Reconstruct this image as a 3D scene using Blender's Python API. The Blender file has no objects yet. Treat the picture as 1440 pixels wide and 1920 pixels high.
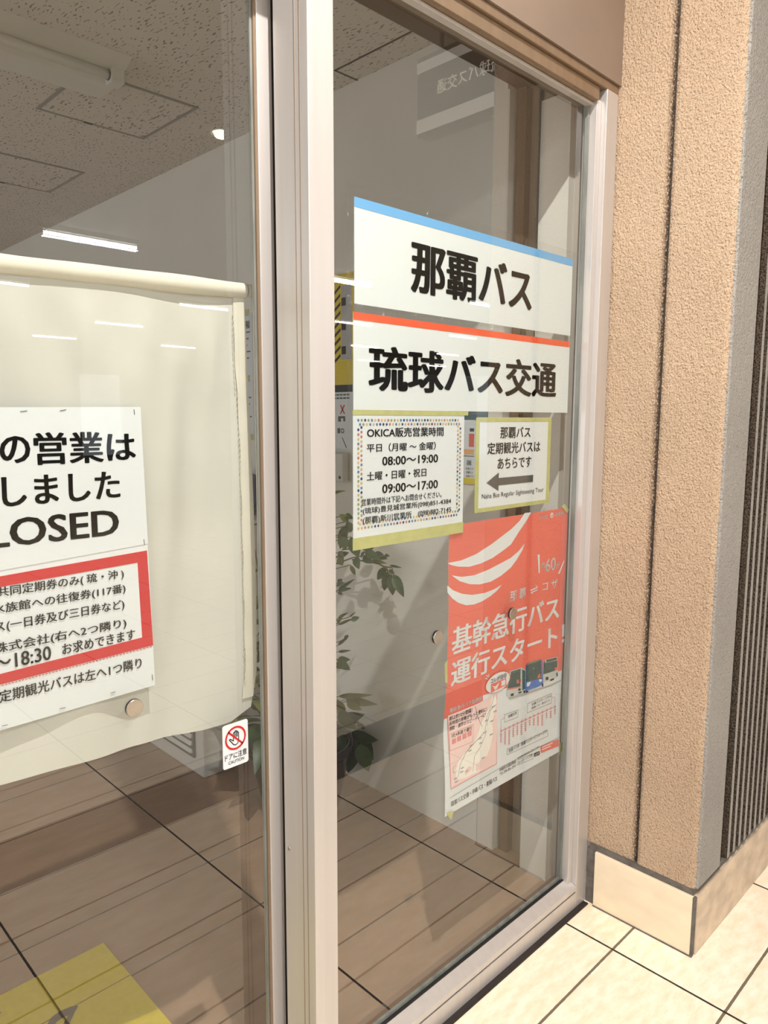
import bpy, math, random
from mathutils import Vector, Matrix
random.seed(7)
S = bpy.context.scene
COL = S.collection

# ------------------------------------------------------------------ camera
YAW, PITCH, ROLL, FPX = math.radians(44.58334), math.radians(-7.33556), math.radians(0.18953), 1370.296
CAM = Vector((0, 0, 1.45))
_f = Vector((math.sin(YAW)*math.cos(PITCH), math.cos(YAW)*math.cos(PITCH), math.sin(PITCH)))
_r0 = Vector((math.cos(YAW), -math.sin(YAW), 0)); _u0 = _r0.cross(_f)
RT = _r0*math.cos(ROLL) + _u0*math.sin(ROLL)
UP = -_r0*math.sin(ROLL) + _u0*math.cos(ROLL)
cd = bpy.data.cameras.new('camera'); cam = bpy.data.objects.new('camera', cd); COL.objects.link(cam)
m3 = Matrix((RT, UP, -_f)).transposed()
cam.matrix_world = Matrix.Translation(CAM) @ m3.to_4x4()
cd.sensor_fit = 'VERTICAL'; cd.sensor_height = 36.0; cd.lens = FPX*36.0/1920.0
cd.clip_start = 0.02
S.camera = cam

# ------------------------------------------------------------------ view, world, lights
S.view_settings.view_transform = 'Standard'; S.view_settings.look = 'None'
S.view_settings.gamma = 1.0; S.view_settings.use_curve_mapping = False
S.view_settings.exposure = 0.0
try: S.cycles.use_denoising = True
except Exception: pass
S.cycles.max_bounces = 10; S.cycles.transparent_max_bounces = 16; S.cycles.glossy_bounces = 5
S.cycles.sample_clamp_indirect = 6.0
W = bpy.data.worlds.new('world'); S.world = W; W.use_nodes = True
bg = W.node_tree.nodes['Background']; bg.inputs[0].default_value = (0.92, 0.96, 1.0, 1); bg.inputs[1].default_value = 1.0

TUBE_ENERGY = 40
TUBE_COLOR = (0.94, 0.97, 1.0)
ROOM_ENERGY = 54                      # added fill light for the ticket room, from its unseen left side
SPOT_ENERGY = 64
SPOT_COLOR = (1.0, 0.965, 0.92)
CEIL_OUT = 3.15                       # ceiling of the walkway outside
CEIL_IN = 2.646

def area(name, loc, sx, sy, energy, color, shape='RECTANGLE', spread=math.pi):
    l = bpy.data.lights.new(name, 'AREA'); l.shape = shape; l.size = sx; l.size_y = sy
    l.energy = energy; l.color = color; l.spread = spread
    o = bpy.data.objects.new(name, l); o.location = loc; COL.objects.link(o); return o

# ------------------------------------------------------------------ helpers
def px(x, y, ax, v):                  # point where the sight line of a measured photo point meets a wall, pane or floor plane
    d = RT*((x-720)/FPX) + UP*((960-y)/FPX) + _f
    return CAM + d*((v-CAM[ax])/d[ax])

def lin(c): return c/12.92 if c <= 0.04045 else ((c+0.055)/1.055)**2.4
def rgb(r, g, b): return (lin(r/255), lin(g/255), lin(b/255), 1)

class MB:
    def __init__(s): s.v = []; s.f = []; s.m = []; s.g = []
    def add(s, vs, fs, mi=0):
        o = len(s.v); s.g.append((o, len(s.f))); s.v += [tuple(p) for p in vs]
        for f in fs: s.f.append(tuple(i+o for i in f)); s.m.append(mi)
        return s
    def box(s, x0, x1, y0, y1, z0, z1, mi=0):
        return s.add([(x0,y0,z0),(x1,y0,z0),(x1,y1,z0),(x0,y1,z0),(x0,y0,z1),(x1,y0,z1),(x1,y1,z1),(x0,y1,z1)],
              [(0,3,2,1),(4,5,6,7),(0,1,5,4),(1,2,6,5),(2,3,7,6),(3,0,4,7)], mi)
    def prism(s, pts, vec, mi=0):     # a polygon swept along a vector
        n = len(pts); a = [Vector(p) for p in pts]; b = [p+Vector(vec) for p in a]
        fs = [tuple(range(n-1,-1,-1)), tuple(range(n, 2*n))] + [(i,(i+1)%n,n+(i+1)%n,n+i) for i in range(n)]
        return s.add(a+b, fs, mi)
    def poly(s, pts, mi=0): return s.add(pts, [tuple(range(len(pts)))], mi)
    def tube(s, pts, radii, n=10, mi=0, cap=True):
        pts = [Vector(p) for p in pts]
        if not hasattr(radii, '__len__'): radii = [radii]*len(pts)
        rings = []
        for i, p in enumerate(pts):
            t = (pts[min(i+1,len(pts)-1)]-pts[max(i-1,0)]).normalized()
            a = t.orthogonal().normalized() if i == 0 else (a - t*a.dot(t)).normalized()
            b = t.cross(a)
            rings.append([p+(a*math.cos(2*math.pi*k/n)+b*math.sin(2*math.pi*k/n))*radii[i] for k in range(n)])
        vs = [q for r in rings for q in r]; fs = []
        for i in range(len(pts)-1):
            for k in range(n): fs.append((i*n+k, i*n+(k+1)%n, (i+1)*n+(k+1)%n, (i+1)*n+k))
        if cap: fs.append(tuple(range(n-1,-1,-1))); fs.append(tuple((len(pts)-1)*n+k for k in range(n)))
        return s.add(vs, fs, mi)
    def lathe(s, c, prof, n=32, mi=0):
        vs = [(c[0]+r*math.cos(2*math.pi*k/n), c[1]+r*math.sin(2*math.pi*k/n), c[2]+z) for r, z in prof for k in range(n)]
        fs = [(i*n+k, i*n+(k+1)%n, (i+1)*n+(k+1)%n, (i+1)*n+k) for i in range(len(prof)-1) for k in range(n)]
        return s.add(vs, fs, mi)

ORG = {}
def obj(name, mb, mats, parent=None, bevel=0, smooth=False):
    if not isinstance(mats, (list, tuple)): mats = [mats]
    o0 = ORG.get(parent, Vector((0,0,0))) if parent else Vector((0,0,0))
    me = bpy.data.meshes.new(name)
    me.from_pydata([tuple(Vector(v)-o0) for v in mb.v], [], mb.f)
    for m in mats: me.materials.append(m)
    me.polygons.foreach_set('material_index', mb.m)
    if smooth: me.polygons.foreach_set('use_smooth', [True]*len(mb.f))
    me.update()
    o = bpy.data.objects.new(name, me); COL.objects.link(o)
    if parent: o.parent = parent; ORG[o] = o0
    if bevel:
        b = o.modifiers.new('bevel', 'BEVEL'); b.width = bevel; b.segments = 2; b.limit_method = 'ANGLE'
    return o
def obj_each(name, mb, mats, parent=None, bevel=0, smooth=False):
    """one object for every piece added to the builder"""
    out = []
    for i, (v0, f0) in enumerate(mb.g):
        v1, f1 = mb.g[i+1] if i+1 < len(mb.g) else (len(mb.v), len(mb.f))
        q = MB(); q.add(mb.v[v0:v1], [tuple(k-v0 for k in f) for f in mb.f[f0:f1]]); q.m = mb.m[f0:f1]
        out.append(obj(name, q, mats, parent, bevel, smooth))
    return out
def tag(o, label, cat, group=None):
    o['label'] = label; o['category'] = cat
    if group: o['group'] = group
    return o
def thing(name, loc, label, cat, group=None):
    o = bpy.data.objects.new(name, None); o.empty_display_size = 0.05; o.location = loc; COL.objects.link(o)
    ORG[o] = Vector(loc); return tag(o, label, cat, group)
def struct(o, label=None, cat=None):
    o['kind'] = 'structure'
    if label: o['label'] = label
    if cat: o['category'] = cat
    return o
def sthing(name, loc, label, cat): return struct(thing(name, loc, label, cat))

# ------------------------------------------------------------------ materials
def base(name, col, rough=0.6, metal=0.0, spec=0.5):
    m = bpy.data.materials.new(name); m.use_nodes = True
    b = m.node_tree.nodes['Principled BSDF']
    b.inputs['Base Color'].default_value = col; b.inputs['Roughness'].default_value = rough
    b.inputs['Metallic'].default_value = metal; b.inputs['Specular IOR Level'].default_value = spec
    return m
def nd(m, t, **k):
    n = m.node_tree.nodes.new(t)
    for a, v in k.items():
        if a.startswith('i_'): n.inputs[a[2:].replace('_', ' ')].default_value = v
        else: setattr(n, a, v)
    return n
def lk(m, a, b): m.node_tree.links.new(a, b)
def bsdf(m): return m.node_tree.nodes['Principled BSDF']
def math_n(m, op, a, b=None, c=None):
    n = nd(m, 'ShaderNodeMath', operation=op)
    for i, v in enumerate((a, b, c)):
        if v is None: continue
        if isinstance(v, (int, float)): n.inputs[i].default_value = v
        else: lk(m, v, n.inputs[i])
    return n.outputs[0]
def coords(m, scale=None):
    g = nd(m, 'ShaderNodeTexCoord').outputs['Object']
    if scale:
        mp = nd(m, 'ShaderNodeMapping'); mp.inputs['Scale'].default_value = scale; lk(m, g, mp.inputs[0]); g = mp.outputs[0]
    return g
def noise(m, vec, scale, detail=3, rough=0.5):
    n = nd(m, 'ShaderNodeTexNoise'); n.inputs['Scale'].default_value = scale; n.inputs['Detail'].default_value = detail
    n.inputs['Roughness'].default_value = rough; lk(m, vec, n.inputs['Vector']); return n.outputs['Fac']
def ramp(m, fac, stops):
    r = nd(m, 'ShaderNodeValToRGB'); e = r.color_ramp.elements
    while len(e) < len(stops): e.new(0.5)
    for q, (p, c) in zip(e, stops): q.position = p; q.color = c
    lk(m, fac, r.inputs[0]); return r.outputs[0]
def mix(m, fac, a, b, mode='MIX'):
    n = nd(m, 'ShaderNodeMix', data_type='RGBA', blend_type=mode)
    for i, v in ((0, fac), (6, a), (7, b)):
        if isinstance(v, (int, float, tuple)): n.inputs[i].default_value = v
        else: lk(m, v, n.inputs[i])
    return n.outputs[2]
def bump(m, h, strength=0.3, dist=0.002):
    b = nd(m, 'ShaderNodeBump'); b.inputs['Strength'].default_value = strength; b.inputs['Distance'].default_value = dist
    lk(m, h, b.inputs['Height']); lk(m, b.outputs[0], bsdf(m).inputs['Normal'])

def varied(name, col, amt=0.12, scale=8, rough=0.6, metal=0.0, bumps=None, stretch=None, spec=0.5):
    m = base(name, col, rough, metal, spec); v = coords(m, stretch)
    f = noise(m, v, scale, 4)
    d = tuple(c*(1-amt) for c in col[:3])+(1,); l = tuple(min(1, c*(1+amt)) for c in col[:3])+(1,)
    lk(m, ramp(m, f, [(0.3, d), (0.7, l)]), bsdf(m).inputs['Base Color'])
    if bumps: bump(m, noise(m, coords(m), bumps[0], 3), bumps[1], bumps[2])
    return m

def glass_mat(name, ior, tint, rough=0.0, wrinkle=False):
    m = bpy.data.materials.new(name); m.use_nodes = True; t = m.node_tree
    t.nodes.remove(t.nodes['Principled BSDF']); out = t.nodes['Material Output']
    tr = nd(m, 'ShaderNodeBsdfTransparent'); tr.inputs[0].default_value = tint
    gl = nd(m, 'ShaderNodeBsdfGlossy'); gl.inputs['Roughness'].default_value = rough
    fr = nd(m, 'ShaderNodeFresnel'); fr.inputs[0].default_value = ior
    ge = nd(m, 'ShaderNodeNewGeometry')
    fac = math_n(m, 'MULTIPLY', fr.outputs[0], math_n(m, 'SUBTRACT', 1.0, ge.outputs['Backfacing']))
    if wrinkle:
        b = nd(m, 'ShaderNodeBump'); b.inputs['Strength'].default_value = 0.6; b.inputs['Distance'].default_value = 0.004
        lk(m, noise(m, coords(m, (1, 1, 0.5)), 45, 2), b.inputs['Height'])
        lk(m, b.outputs[0], gl.inputs['Normal']); lk(m, b.outputs[0], fr.inputs['Normal'])
    mx = nd(m, 'ShaderNodeMixShader'); lk(m, fac, mx.inputs[0]); lk(m, tr.outputs[0], mx.inputs[1]); lk(m, gl.outputs[0], mx.inputs[2])
    lk(m, mx.outputs[0], out.inputs[0]); return m

def emit(name, col, s):
    m = base(name, col, 0.4); b = bsdf(m); b.inputs['Emission Color'].default_value = col; b.inputs['Emission Strength'].default_value = s; return m

GLASS = glass_mat('clear_glass', 1.88, (0.955, 0.965, 0.955, 1))
FILM = glass_mat('clear_plastic_film', 1.6, (0.97, 0.97, 0.965, 1), 0.12, True)
ALU = varied('champagne_aluminium', rgb(204, 198, 194), 0.04, 3, 0.36, 0.4, None, (14, 14, 0.6))
ALU_D = varied('bronze_aluminium', rgb(150, 128, 106), 0.08, 5, 0.4, 0.5, None, (10, 10, 0.6))
BRONZE = varied('dark_bronze_metal', rgb(96, 72, 46), 0.12, 4, 0.38, 0.5)
PANEL = varied('painted_lintel_panel', rgb(142, 124, 110), 0.06, 6, 0.45, 0.15, (140, 0.1, 0.001))
RUBBER = varied('black_rubber', rgb(30, 28, 27), 0.2, 30, 0.6)
SEALG = varied('grey_glazing_seal', rgb(120, 122, 116), 0.25, 40, 0.45, 0, None, (1, 1, 0.2))
WHITE = varied('white_wall_paint', rgb(226, 222, 214), 0.03, 3, 0.75)
PAPER = varied('white_paper', rgb(224, 227, 229), 0.012, 6, 0.55)
SHEET = varied('white_laminated_card', rgb(224, 228, 229), 0.015, 5, 0.4)
INK = base('black_ink', rgb(24, 22, 22), 0.45)
GREYINK = base('grey_ink', rgb(88, 88, 86), 0.5)
LGREY = base('pale_grey_ink', rgb(176, 174, 172), 0.5)
RED = varied('red_ink', rgb(198, 22, 32), 0.04, 5, 0.5)
ORANGE = varied('orange_stripe', rgb(236, 96, 58), 0.04, 5, 0.4)
BLUE = varied('blue_stripe', rgb(112, 176, 228), 0.04, 5, 0.4)
CORAL = varied('coral_poster_red', rgb(230, 112, 96), 0.05, 4, 0.55)  # lightened to hold the wash of reflections and backlight over the red
PINK = varied('pale_pink_ink', rgb(244, 212, 208), 0.03, 5, 0.55)
MPINK = base('pink_ink', rgb(226, 140, 140), 0.55)
LAND = base('cream_ink', rgb(246, 240, 232), 0.55)
TEAL = varied('dark_teal_ink', rgb(62, 92, 92), 0.15, 60, 0.5)
SILVER = base('silver_ink', rgb(196, 200, 198), 0.5)
BUSBLUE = base('bus_blue_ink', rgb(78, 122, 196), 0.5)
TAPE = varied('yellow_masking_tape', rgb(190, 188, 122), 0.08, 40, 0.7, 0, (300, 0.3, 0.0006))
STEEL = varied('brushed_steel', rgb(186, 176, 166), 0.08, 60, 0.3, 0.9)
CLOTH = varied('cream_cotton', rgb(206, 203, 194), 0.03, 5, 0.9, 0, (900, 0.25, 0.0006))
HEM = varied('cream_hem_cotton', rgb(222, 216, 200), 0.04, 9, 0.9, 0, (900, 0.25, 0.0006))
LEAF = varied('leaf_green', rgb(54, 78, 38), 0.35, 14, 0.4)
LEAF2 = varied('leaf_yellow_green', rgb(112, 120, 62), 0.3, 14, 0.45)
STEM = varied('brown_green_stem', rgb(86, 80, 48), 0.2, 30, 0.6)
POT = varied('glossy_black_glaze', rgb(34, 24, 20), 0.2, 8, 0.16)
SOIL = varied('potting_soil', rgb(52, 40, 30), 0.4, 60, 0.95, 0, (80, 1, 0.01))
MORTAR = varied('grey_mortar', rgb(104, 98, 92), 0.25, 40, 0.9, 0, (200, 0.5, 0.002))
GROUT = varied('dark_grout', rgb(70, 60, 52), 0.3, 60, 0.9)
TUBE = emit('lit_tube', (1, 0.98, 0.95, 1), 26)
TUBEOFF = base('unlit_tube', rgb(222, 220, 214), 0.3)
LENS = emit('lit_lens', (1, 0.9, 0.75, 1), 14)
ENAMEL = varied('white_enamel', rgb(214, 212, 206), 0.03, 5, 0.4)
NAVY = varied('navy_cloth', rgb(44, 48, 92), 0.2, 30, 0.5)
BLACKP = base('black_plastic', rgb(22, 22, 24), 0.35)
YELLOW = varied('yellow_print', rgb(222, 196, 54), 0.06, 8, 0.5)
AMBER = base('orange_print', rgb(232, 168, 84), 0.5)
BOTTLE = base('red_orange_print', rgb(220, 92, 54), 0.5)
SIGNW = emit('white_sign_face', rgb(236, 232, 224), 0.55)
SIGND = varied('dark_sign_face', rgb(70, 64, 70), 0.1, 6, 0.4)
HALLC = varied('walkway_ceiling_paint', rgb(196, 190, 184), 0.05, 3, 0.8)
HALLW = varied('walkway_far_wall', rgb(204, 200, 196), 0.08, 1.2, 0.8)

def tile_mat(name, c1, c2, x0, pxs, y0, pys, jx, jy, wx, wy, rough, stretch, bstr):
    m = base(name, c1, rough); v = coords(m)
    sp = nd(m, 'ShaderNodeSeparateXYZ'); lk(m, v, sp.inputs[0])
    def joint(o, a, p, w):
        f = math_n(m, 'PINGPONG', math_n(m, 'SUBTRACT', o, a), p/2)
        n = noise(m, v, 60, 2)
        return math_n(m, 'LESS_THAN', math_n(m, 'ADD', f, math_n(m, 'MULTIPLY', math_n(m, 'SUBTRACT', n, 0.5), w*0.5)), w)
    # ping-pong is zero on every joint
    a = joint(sp.outputs[0], x0-pxs*40, pxs, wx); b = joint(sp.outputs[1], y0-pys*80, pys, wy)
    mp = nd(m, 'ShaderNodeMapping'); mp.inputs['Scale'].default_value = stretch; mp.inputs['Rotation'].default_value = (0, 0, 0.35); lk(m, v, mp.inputs[0])
    n1 = noise(m, mp.outputs[0], 5, 6, 0.62)
    wn = nd(m, 'ShaderNodeTexWhiteNoise', noise_dimensions='2D')
    cb = nd(m, 'ShaderNodeCombineXYZ')
    lk(m, math_n(m, 'FLOOR', math_n(m, 'DIVIDE', math_n(m, 'SUBTRACT', sp.outputs[0], x0), pxs)), cb.inputs[0])
    lk(m, math_n(m, 'FLOOR', math_n(m, 'DIVIDE', math_n(m, 'SUBTRACT', sp.outputs[1], y0), pys)), cb.inputs[1])
    lk(m, cb.outputs[0], wn.inputs['Vector'])
    f = math_n(m, 'ADD', n1, math_n(m, 'MULTIPLY', math_n(m, 'SUBTRACT', wn.outputs['Value'], 0.5), 0.12))
    c = ramp(m, f, [(0.32, c2), (0.66, c1)])
    c = mix(m, b, c, jy); c = mix(m, a, c, jx)
    lk(m, c, bsdf(m).inputs['Base Color'])
    h = math_n(m, 'SUBTRACT', math_n(m, 'MULTIPLY', noise(m, mp.outputs[0], 22, 5, 0.6), 0.5), math_n(m, 'MAXIMUM', a, b))
    bump(m, h, bstr, 0.004); return m
TILE_OUT = tile_mat('cream_stone_tile', rgb(255, 246, 226), rgb(248, 224, 192), 1.745, 0.585, 0.568, 0.300,
                    rgb(46, 38, 32), rgb(120, 106, 88), 0.0032, 0.0034, 0.55, (3.4, 8.0, 1), 0.4)
TILE_IN = tile_mat('dimmed_brown_tile', rgb(172, 142, 118), rgb(160, 130, 106), 1.745, 0.585, 1.994, 0.293,
                   rgb(44, 34, 26), rgb(92, 72, 54), 0.0032, 0.0030, 0.26, (1.4, 4.0, 1), 0.1)  # same tile as the walkway, the room's dimness put into a darker colour
DARKTILE = varied('dark_stone_tile', rgb(92, 84, 78), 0.15, 6, 0.5)
BASETILE = varied('cream_base_tile', rgb(240, 222, 194), 0.07, 5, 0.42, 0, (30, 0.15, 0.002), (1, 2, 4))
BASETILE_B = varied('worn_grey_base_tile', rgb(206, 184, 160), 0.22, 7, 0.45, 0, (30, 0.25, 0.002), (2, 1, 3))

def stucco(name, c, pit, groove=None, pitamt=0.42):
    m = base(name, c, 0.92, 0, 0.2); v = coords(m, (1, 1, 0.85))
    big = noise(m, v, 3.5, 4)
    col = ramp(m, big, [(0.3, tuple(k*0.86 for k in c[:3])+(1,)), (0.7, c)])
    pits = noise(m, v, 260, 3, 0.5)
    pf = ramp(m, pits, [(pitamt-0.05, (1,1,1,1)), (pitamt, (0,0,0,1))])
    col = mix(m, math_n(m, 'MULTIPLY', pf, 0.8), col, pit)
    if groove is not None:             # weathered dirt along the open joint
        sp = nd(m, 'ShaderNodeSeparateXYZ'); lk(m, coords(m), sp.inputs[0])
        d = math_n(m, 'ABSOLUTE', math_n(m, 'SUBTRACT', sp.outputs[1], groove))
        g = math_n(m, 'SUBTRACT', 1.0, math_n(m, 'MULTIPLY', d, 60))
        g = math_n(m, 'MULTIPLY', math_n(m, 'MAXIMUM', g, 0.0), math_n(m, 'GREATER_THAN', noise(m, coords(m, (1, 1, 0.6)), 260, 3), 0.44))
        col = mix(m, g, col, rgb(66, 50, 40))
    lk(m, col, bsdf(m).inputs['Base Color'])
    h = math_n(m, 'ADD', noise(m, v, 190, 3, 0.6), math_n(m, 'MULTIPLY', noise(m, v, 70, 2), 0.6))
    bump(m, h, 1.0, 0.011); return m
STUCCO = stucco('peach_stucco', rgb(218, 190, 162), rgb(158, 122, 90), 0.880-0.86)
CONC = stucco('grey_concrete', rgb(186, 180, 173), rgb(120, 114, 108), None, 0.38)
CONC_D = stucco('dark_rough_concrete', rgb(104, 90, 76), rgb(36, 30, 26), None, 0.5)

def ceiling_mat():
    m = base('fissured_ceiling_board', rgb(214, 208, 200), 0.85)
    mp = nd(m, 'ShaderNodeMapping'); mp.inputs['Scale'].default_value = (1.0, 0.30, 1); mp.inputs['Rotation'].default_value = (0, 0, 1.0)
    lk(m, coords(m), mp.inputs[0])
    w = noise(m, mp.outputs[0], 30, 2)
    n = noise(m, mp.outputs[0], 150, 1, 0.3)
    f = ramp(m, math_n(m, 'ADD', n, math_n(m, 'MULTIPLY', w, 0.16)), [(0.355+0.05, (1,1,1,1)), (0.39+0.05, (0,0,0,1))])
    lk(m, mix(m, math_n(m, 'MULTIPLY', f, 0.75), rgb(214, 208, 200), rgb(98, 88, 82)), bsdf(m).inputs['Base Color'])
    bump(m, math_n(m, 'MULTIPLY', f, -1.0), 0.4, 0.003); return m
CEILB = ceiling_mat()

# ------------------------------------------------------------------ lettering
_dg = None
def glyphs(s, bold):
    c = bpy.data.curves.new('tmp', 'FONT'); c.body = s; c.resolution_u = 3
    c.align_x = 'LEFT'; o = bpy.data.objects.new('tmp', c); COL.objects.link(o)
    bpy.context.view_layer.update()
    me = bpy.data.meshes.new_from_object(o.evaluated_get(bpy.context.evaluated_depsgraph_get()))
    v = [tuple(q.co) for q in me.vertices]; f = [tuple(p.vertices) for p in me.polygons]
    bpy.data.objects.remove(o); bpy.data.curves.remove(c); bpy.data.meshes.remove(me)
    if bold > 0.006 and v:                 # heavier strokes: the same glyphs struck again beside themselves
        b = bold*0.85; n = len(v)
        h = b*0.45; dirs = [(b, 0), (-b, 0), (0, h), (0, -h)] + ([(b*.8, h*.8), (b*.8, -h*.8), (-b*.8, h*.8), (-b*.8, -h*.8), (b*.5, 0), (-b*.5, 0)] if bold > 0.02 else [])
        v0, f0 = v[:], f[:]
        for k, (dx, dy) in enumerate(dirs):
            v += [(p[0]+dx, p[1]+dy, p[2]) for p in v0]; f += [tuple(i+n*(k+1) for i in q) for q in f0]
    return v, f
def put_text(mb, s, u0, u1, z0, z1, plane, bold=0.012, warp=None, mi=0, vert_keep=False):
    """fit lettering into a box on a plane: ('y', v) faces -y with u = x; ('x', v) faces -x with u = -y"""
    v, f = glyphs(s, bold)
    if not v: return mb
    xs = [p[0] for p in v]; ys = [p[1] for p in v]
    a0, a1, b0, b1 = min(xs), max(xs), min(ys), max(ys)
    out = []
    for p in v:
        u = u0+(p[0]-a0)/(a1-a0)*(u1-u0); z = z0+(p[1]-b0)/(b1-b0)*(z1-z0)
        out.append((u, plane[1]+(warp(u, z) if warp else 0), z) if plane[0] == 'y' else (plane[1], -u, z))
    return mb.add(out, f, mi)
def ptext(mb, s, xl, xr, yt, yb, zx, v, off, bold=0.012, warp=None, mi=0):
    """lettering measured on the plane y = v (left, right, top and bottom at column zx), laid 'off' in front of it"""
    a = px(xl, (yt+yb)/2, 1, v); b = px(xr, (yt+yb)/2, 1, v); t = px(zx, yt, 1, v); d = px(zx, yb, 1, v)
    return put_text(mb, s, a.x, b.x, d.z, t.z, ('y', v-off), bold, warp, mi)

# ================================================================== SETTING
X_R = 1.885                                     # the right wall of the ticket room and the pillar face share this line
m = MB(); m.add([(-5,-17.5,0),(24,-17.5,0),(24,1.10,0),(-5,1.10,0)], [(0,1,2,3)])
struct(obj('floor_outside', m, TILE_OUT), 'cream stone tile floor of the walkway outside the glass', 'floor')
m = MB(); m.box(-5, 1.7, -0.262, 0.035, 0.0, 0.002); m.box(1.7, 24, -0.262, 0.035, 0.0, 0.002)
struct(obj('trim_1', m, DARKTILE), 'dark tile strip running along the walkway floor', 'floor strip')
m = MB(); m.add([(-3,1.10,0),(X_R+0.6,1.10,0),(X_R+0.6,8,0),(-3,8,0)], [(0,1,2,3)])
struct(obj('floor', m, TILE_IN), 'dim-toned brown stone tile floor of the ticket room behind the glass', 'floor')
m = MB(); m.box(-3, X_R, 1.40, 8, CEIL_IN, CEIL_IN+0.05)
ceil = struct(obj('ceiling', m, CEILB), 'white fissured board ceiling of the ticket room', 'ceiling')
m = MB(); m.box(1.775, 1.783, 1.40, 2.05, CEIL_IN-0.0012, CEIL_IN+0.01); m.box(1.775, X_R, 2.05, 2.058, CEIL_IN-0.0012, CEIL_IN+0.01)
obj_each('board_joint', m, GROUT, ceil)
m = MB(); m.box(X_R, X_R+0.12, 1.393, 8.1, 0, CEIL_IN+0.05)
struct(obj('wall_right', m, WHITE), 'white side wall of the ticket room behind the plant', 'wall')
m = MB(); m.box(-3.1, X_R+0.12, 8, 8.1, 0, CEIL_IN)
struct(obj('wall_back', m, WHITE), 'white back wall of the ticket room', 'wall')
m = MB(); m.box(-3.1, -3, 1.05, 2.2, 0, CEIL_IN); m.box(-3.1, -3, 7.2, 8.1, 0, CEIL_IN); m.box(-3.1, -3, 2.2, 7.2, 0, 0.5); m.box(-3.1, -3, 2.2, 7.2, 2.4, CEIL_IN)
struct(obj('wall_left', m, WHITE), 'white left wall of the ticket room with a wide unseen opening added to let light in', 'wall')
wl = area('room_fill_light', (-2.95, 4.7, 1.45), 4.8, 1.8, ROOM_ENERGY, (0.97, 0.99, 1.0)); wl.rotation_euler = (0, math.radians(-90), 0)  # added fill lamp that brightens the dark room, out of view
m = MB(); m.box(-5, -0.75, 1.05, 1.2, 0, CEIL_OUT)
struct(obj('wall_front', m, STUCCO), 'wall left of the sliding door', 'wall')

# recess beside the right wall: white side panel, bronze strip and dark back
m = MB(); m.box(1.868, 1.99, 1.165, 1.262, 0, 2.345)
sp = struct(obj('wall_end', m, WHITE), 'white painted end panel standing inside the glass at the right', 'wall')
m = MB(); m.box(1.90, 1.99, 1.10, 1.165, 0, 2.36)
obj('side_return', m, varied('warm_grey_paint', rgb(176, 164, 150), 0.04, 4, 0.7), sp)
m = MB(); m.box(1.935, 1.99, 1.262, 1.393, 0, 2.4275)
rc = struct(obj('trim_2', m, varied('brown_recess_panel', rgb(152, 140, 124), 0.06, 6, 0.6)), 'narrow brown recess at the end of the white wall', 'trim')
m = MB(); m.box(1.905, 1.934, 1.340, 1.372, 0, 2.42); obj('dark_strip', m, BRONZE, rc)
m = MB(); m.box(1.884, 1.934, 1.385, 1.3925, 0, 2.42); obj('edge_trim', m, ENAMEL, rc)

# header box of the sliding door, inside the glass
m = MB(); m.box(-0.75, 1.99, 1.20, 1.385, 2.428, CEIL_IN+0.05)
m.box(-0.75, 1.99, 1.10, 1.199, 2.40, CEIL_IN+0.05)
struct(obj('trim_3', m, BRONZE, None, 0.004), 'dark bronze header box over the doorway inside the glass', 'header')
m = MB(); m.box(-0.75, 1.885, 1.386, 1.40, CEIL_IN, CEIL_OUT)
m.box(-0.75, 1.885, 1.10, 1.386, CEIL_IN+0.051, CEIL_OUT)
struct(obj('wall_over_door', m, WHITE), 'wall over the door header', 'wall')

# outside lintel
m = MB(); m.box(-0.75, X_R-0.002, 1.025, 1.099, 2.318, CEIL_OUT)
lt = struct(obj('wall_lintel', m, PANEL), 'flat taupe metal lintel panel above the glass', 'lintel')
m = MB(); m.box(-0.75, X_R-0.002, 1.031, 1.098, 2.296, 2.317); obj('lower_lip', m, ALU_D, lt, 0.002)

# outside ceiling and far wall of the walkway
m = MB(); m.box(-5, 24, -17.5, 1.06, CEIL_OUT, CEIL_OUT+0.2)
struct(obj('ceiling_outside', m, HALLC), 'ceiling of the walkway outside', 'ceiling')
m = MB()
x = -5.0
for w, gap in ((6, 1.6), (5.5, 1.2), (4, 2.6), (9, 0)):
    m.box(x, x+w, -17.7, -17.5, 0, CEIL_OUT); 
    if gap: m.box(x+w, x+w+gap, -17.7, -17.5, 0, 0.4); m.box(x+w, x+w+gap, -17.7, -17.5, 2.6, CEIL_OUT)
    x += w+gap
struct(obj('wall_far', m, HALLW), 'far wall of the walkway with tall window openings', 'wall')

# ------------------------------------------------------------------ pillar
PF = 1.880; PY = 0.703
gy = 0.880
pil = sthing('wall_pillar', (PF+0.1, 0.86, 0), 'peach stucco pillar with a fluted grey concrete front beside the glass', 'pillar')
m = MB()
def facing(m, pts, z0, z1, mi=0): m.prism([(p[0], p[1], z0) for p in pts], (0, 0, z1-z0), mi)
facing(m, [(PF+0.004, gy+0.004), (PF+0.010, gy+0.0025), (PF+0.30, gy+0.0025), (PF+0.30, 1.10), (PF+0.004, 1.10)], 0.19, CEIL_OUT)
obj('rear_stucco_slab', m, STUCCO, pil)
m = MB()
arc = [(PF+0.022*(1-math.cos(a)), PY+0.022*(1-math.sin(a))) for a in [i*math.pi/2/8 for i in range(9)]]
facing(m, arc[:5] + [(PF+0.03, PY+0.012), (PF+0.10, PY+0.012), (PF+0.10, gy-0.0025), (PF+0.010, gy-0.0025), (PF, gy-0.007)], 0.19, CEIL_OUT)
obj('front_stucco_slab', m, STUCCO, pil, 0, False)
m = MB(); facing(m, [(PF+0.012, gy-0.003), (PF+0.012, gy+0.003), (PF+0.2, gy+0.003), (PF+0.2, gy-0.003)], 0.19, CEIL_OUT)
obj('open_joint', m, GROUT, pil)
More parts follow.
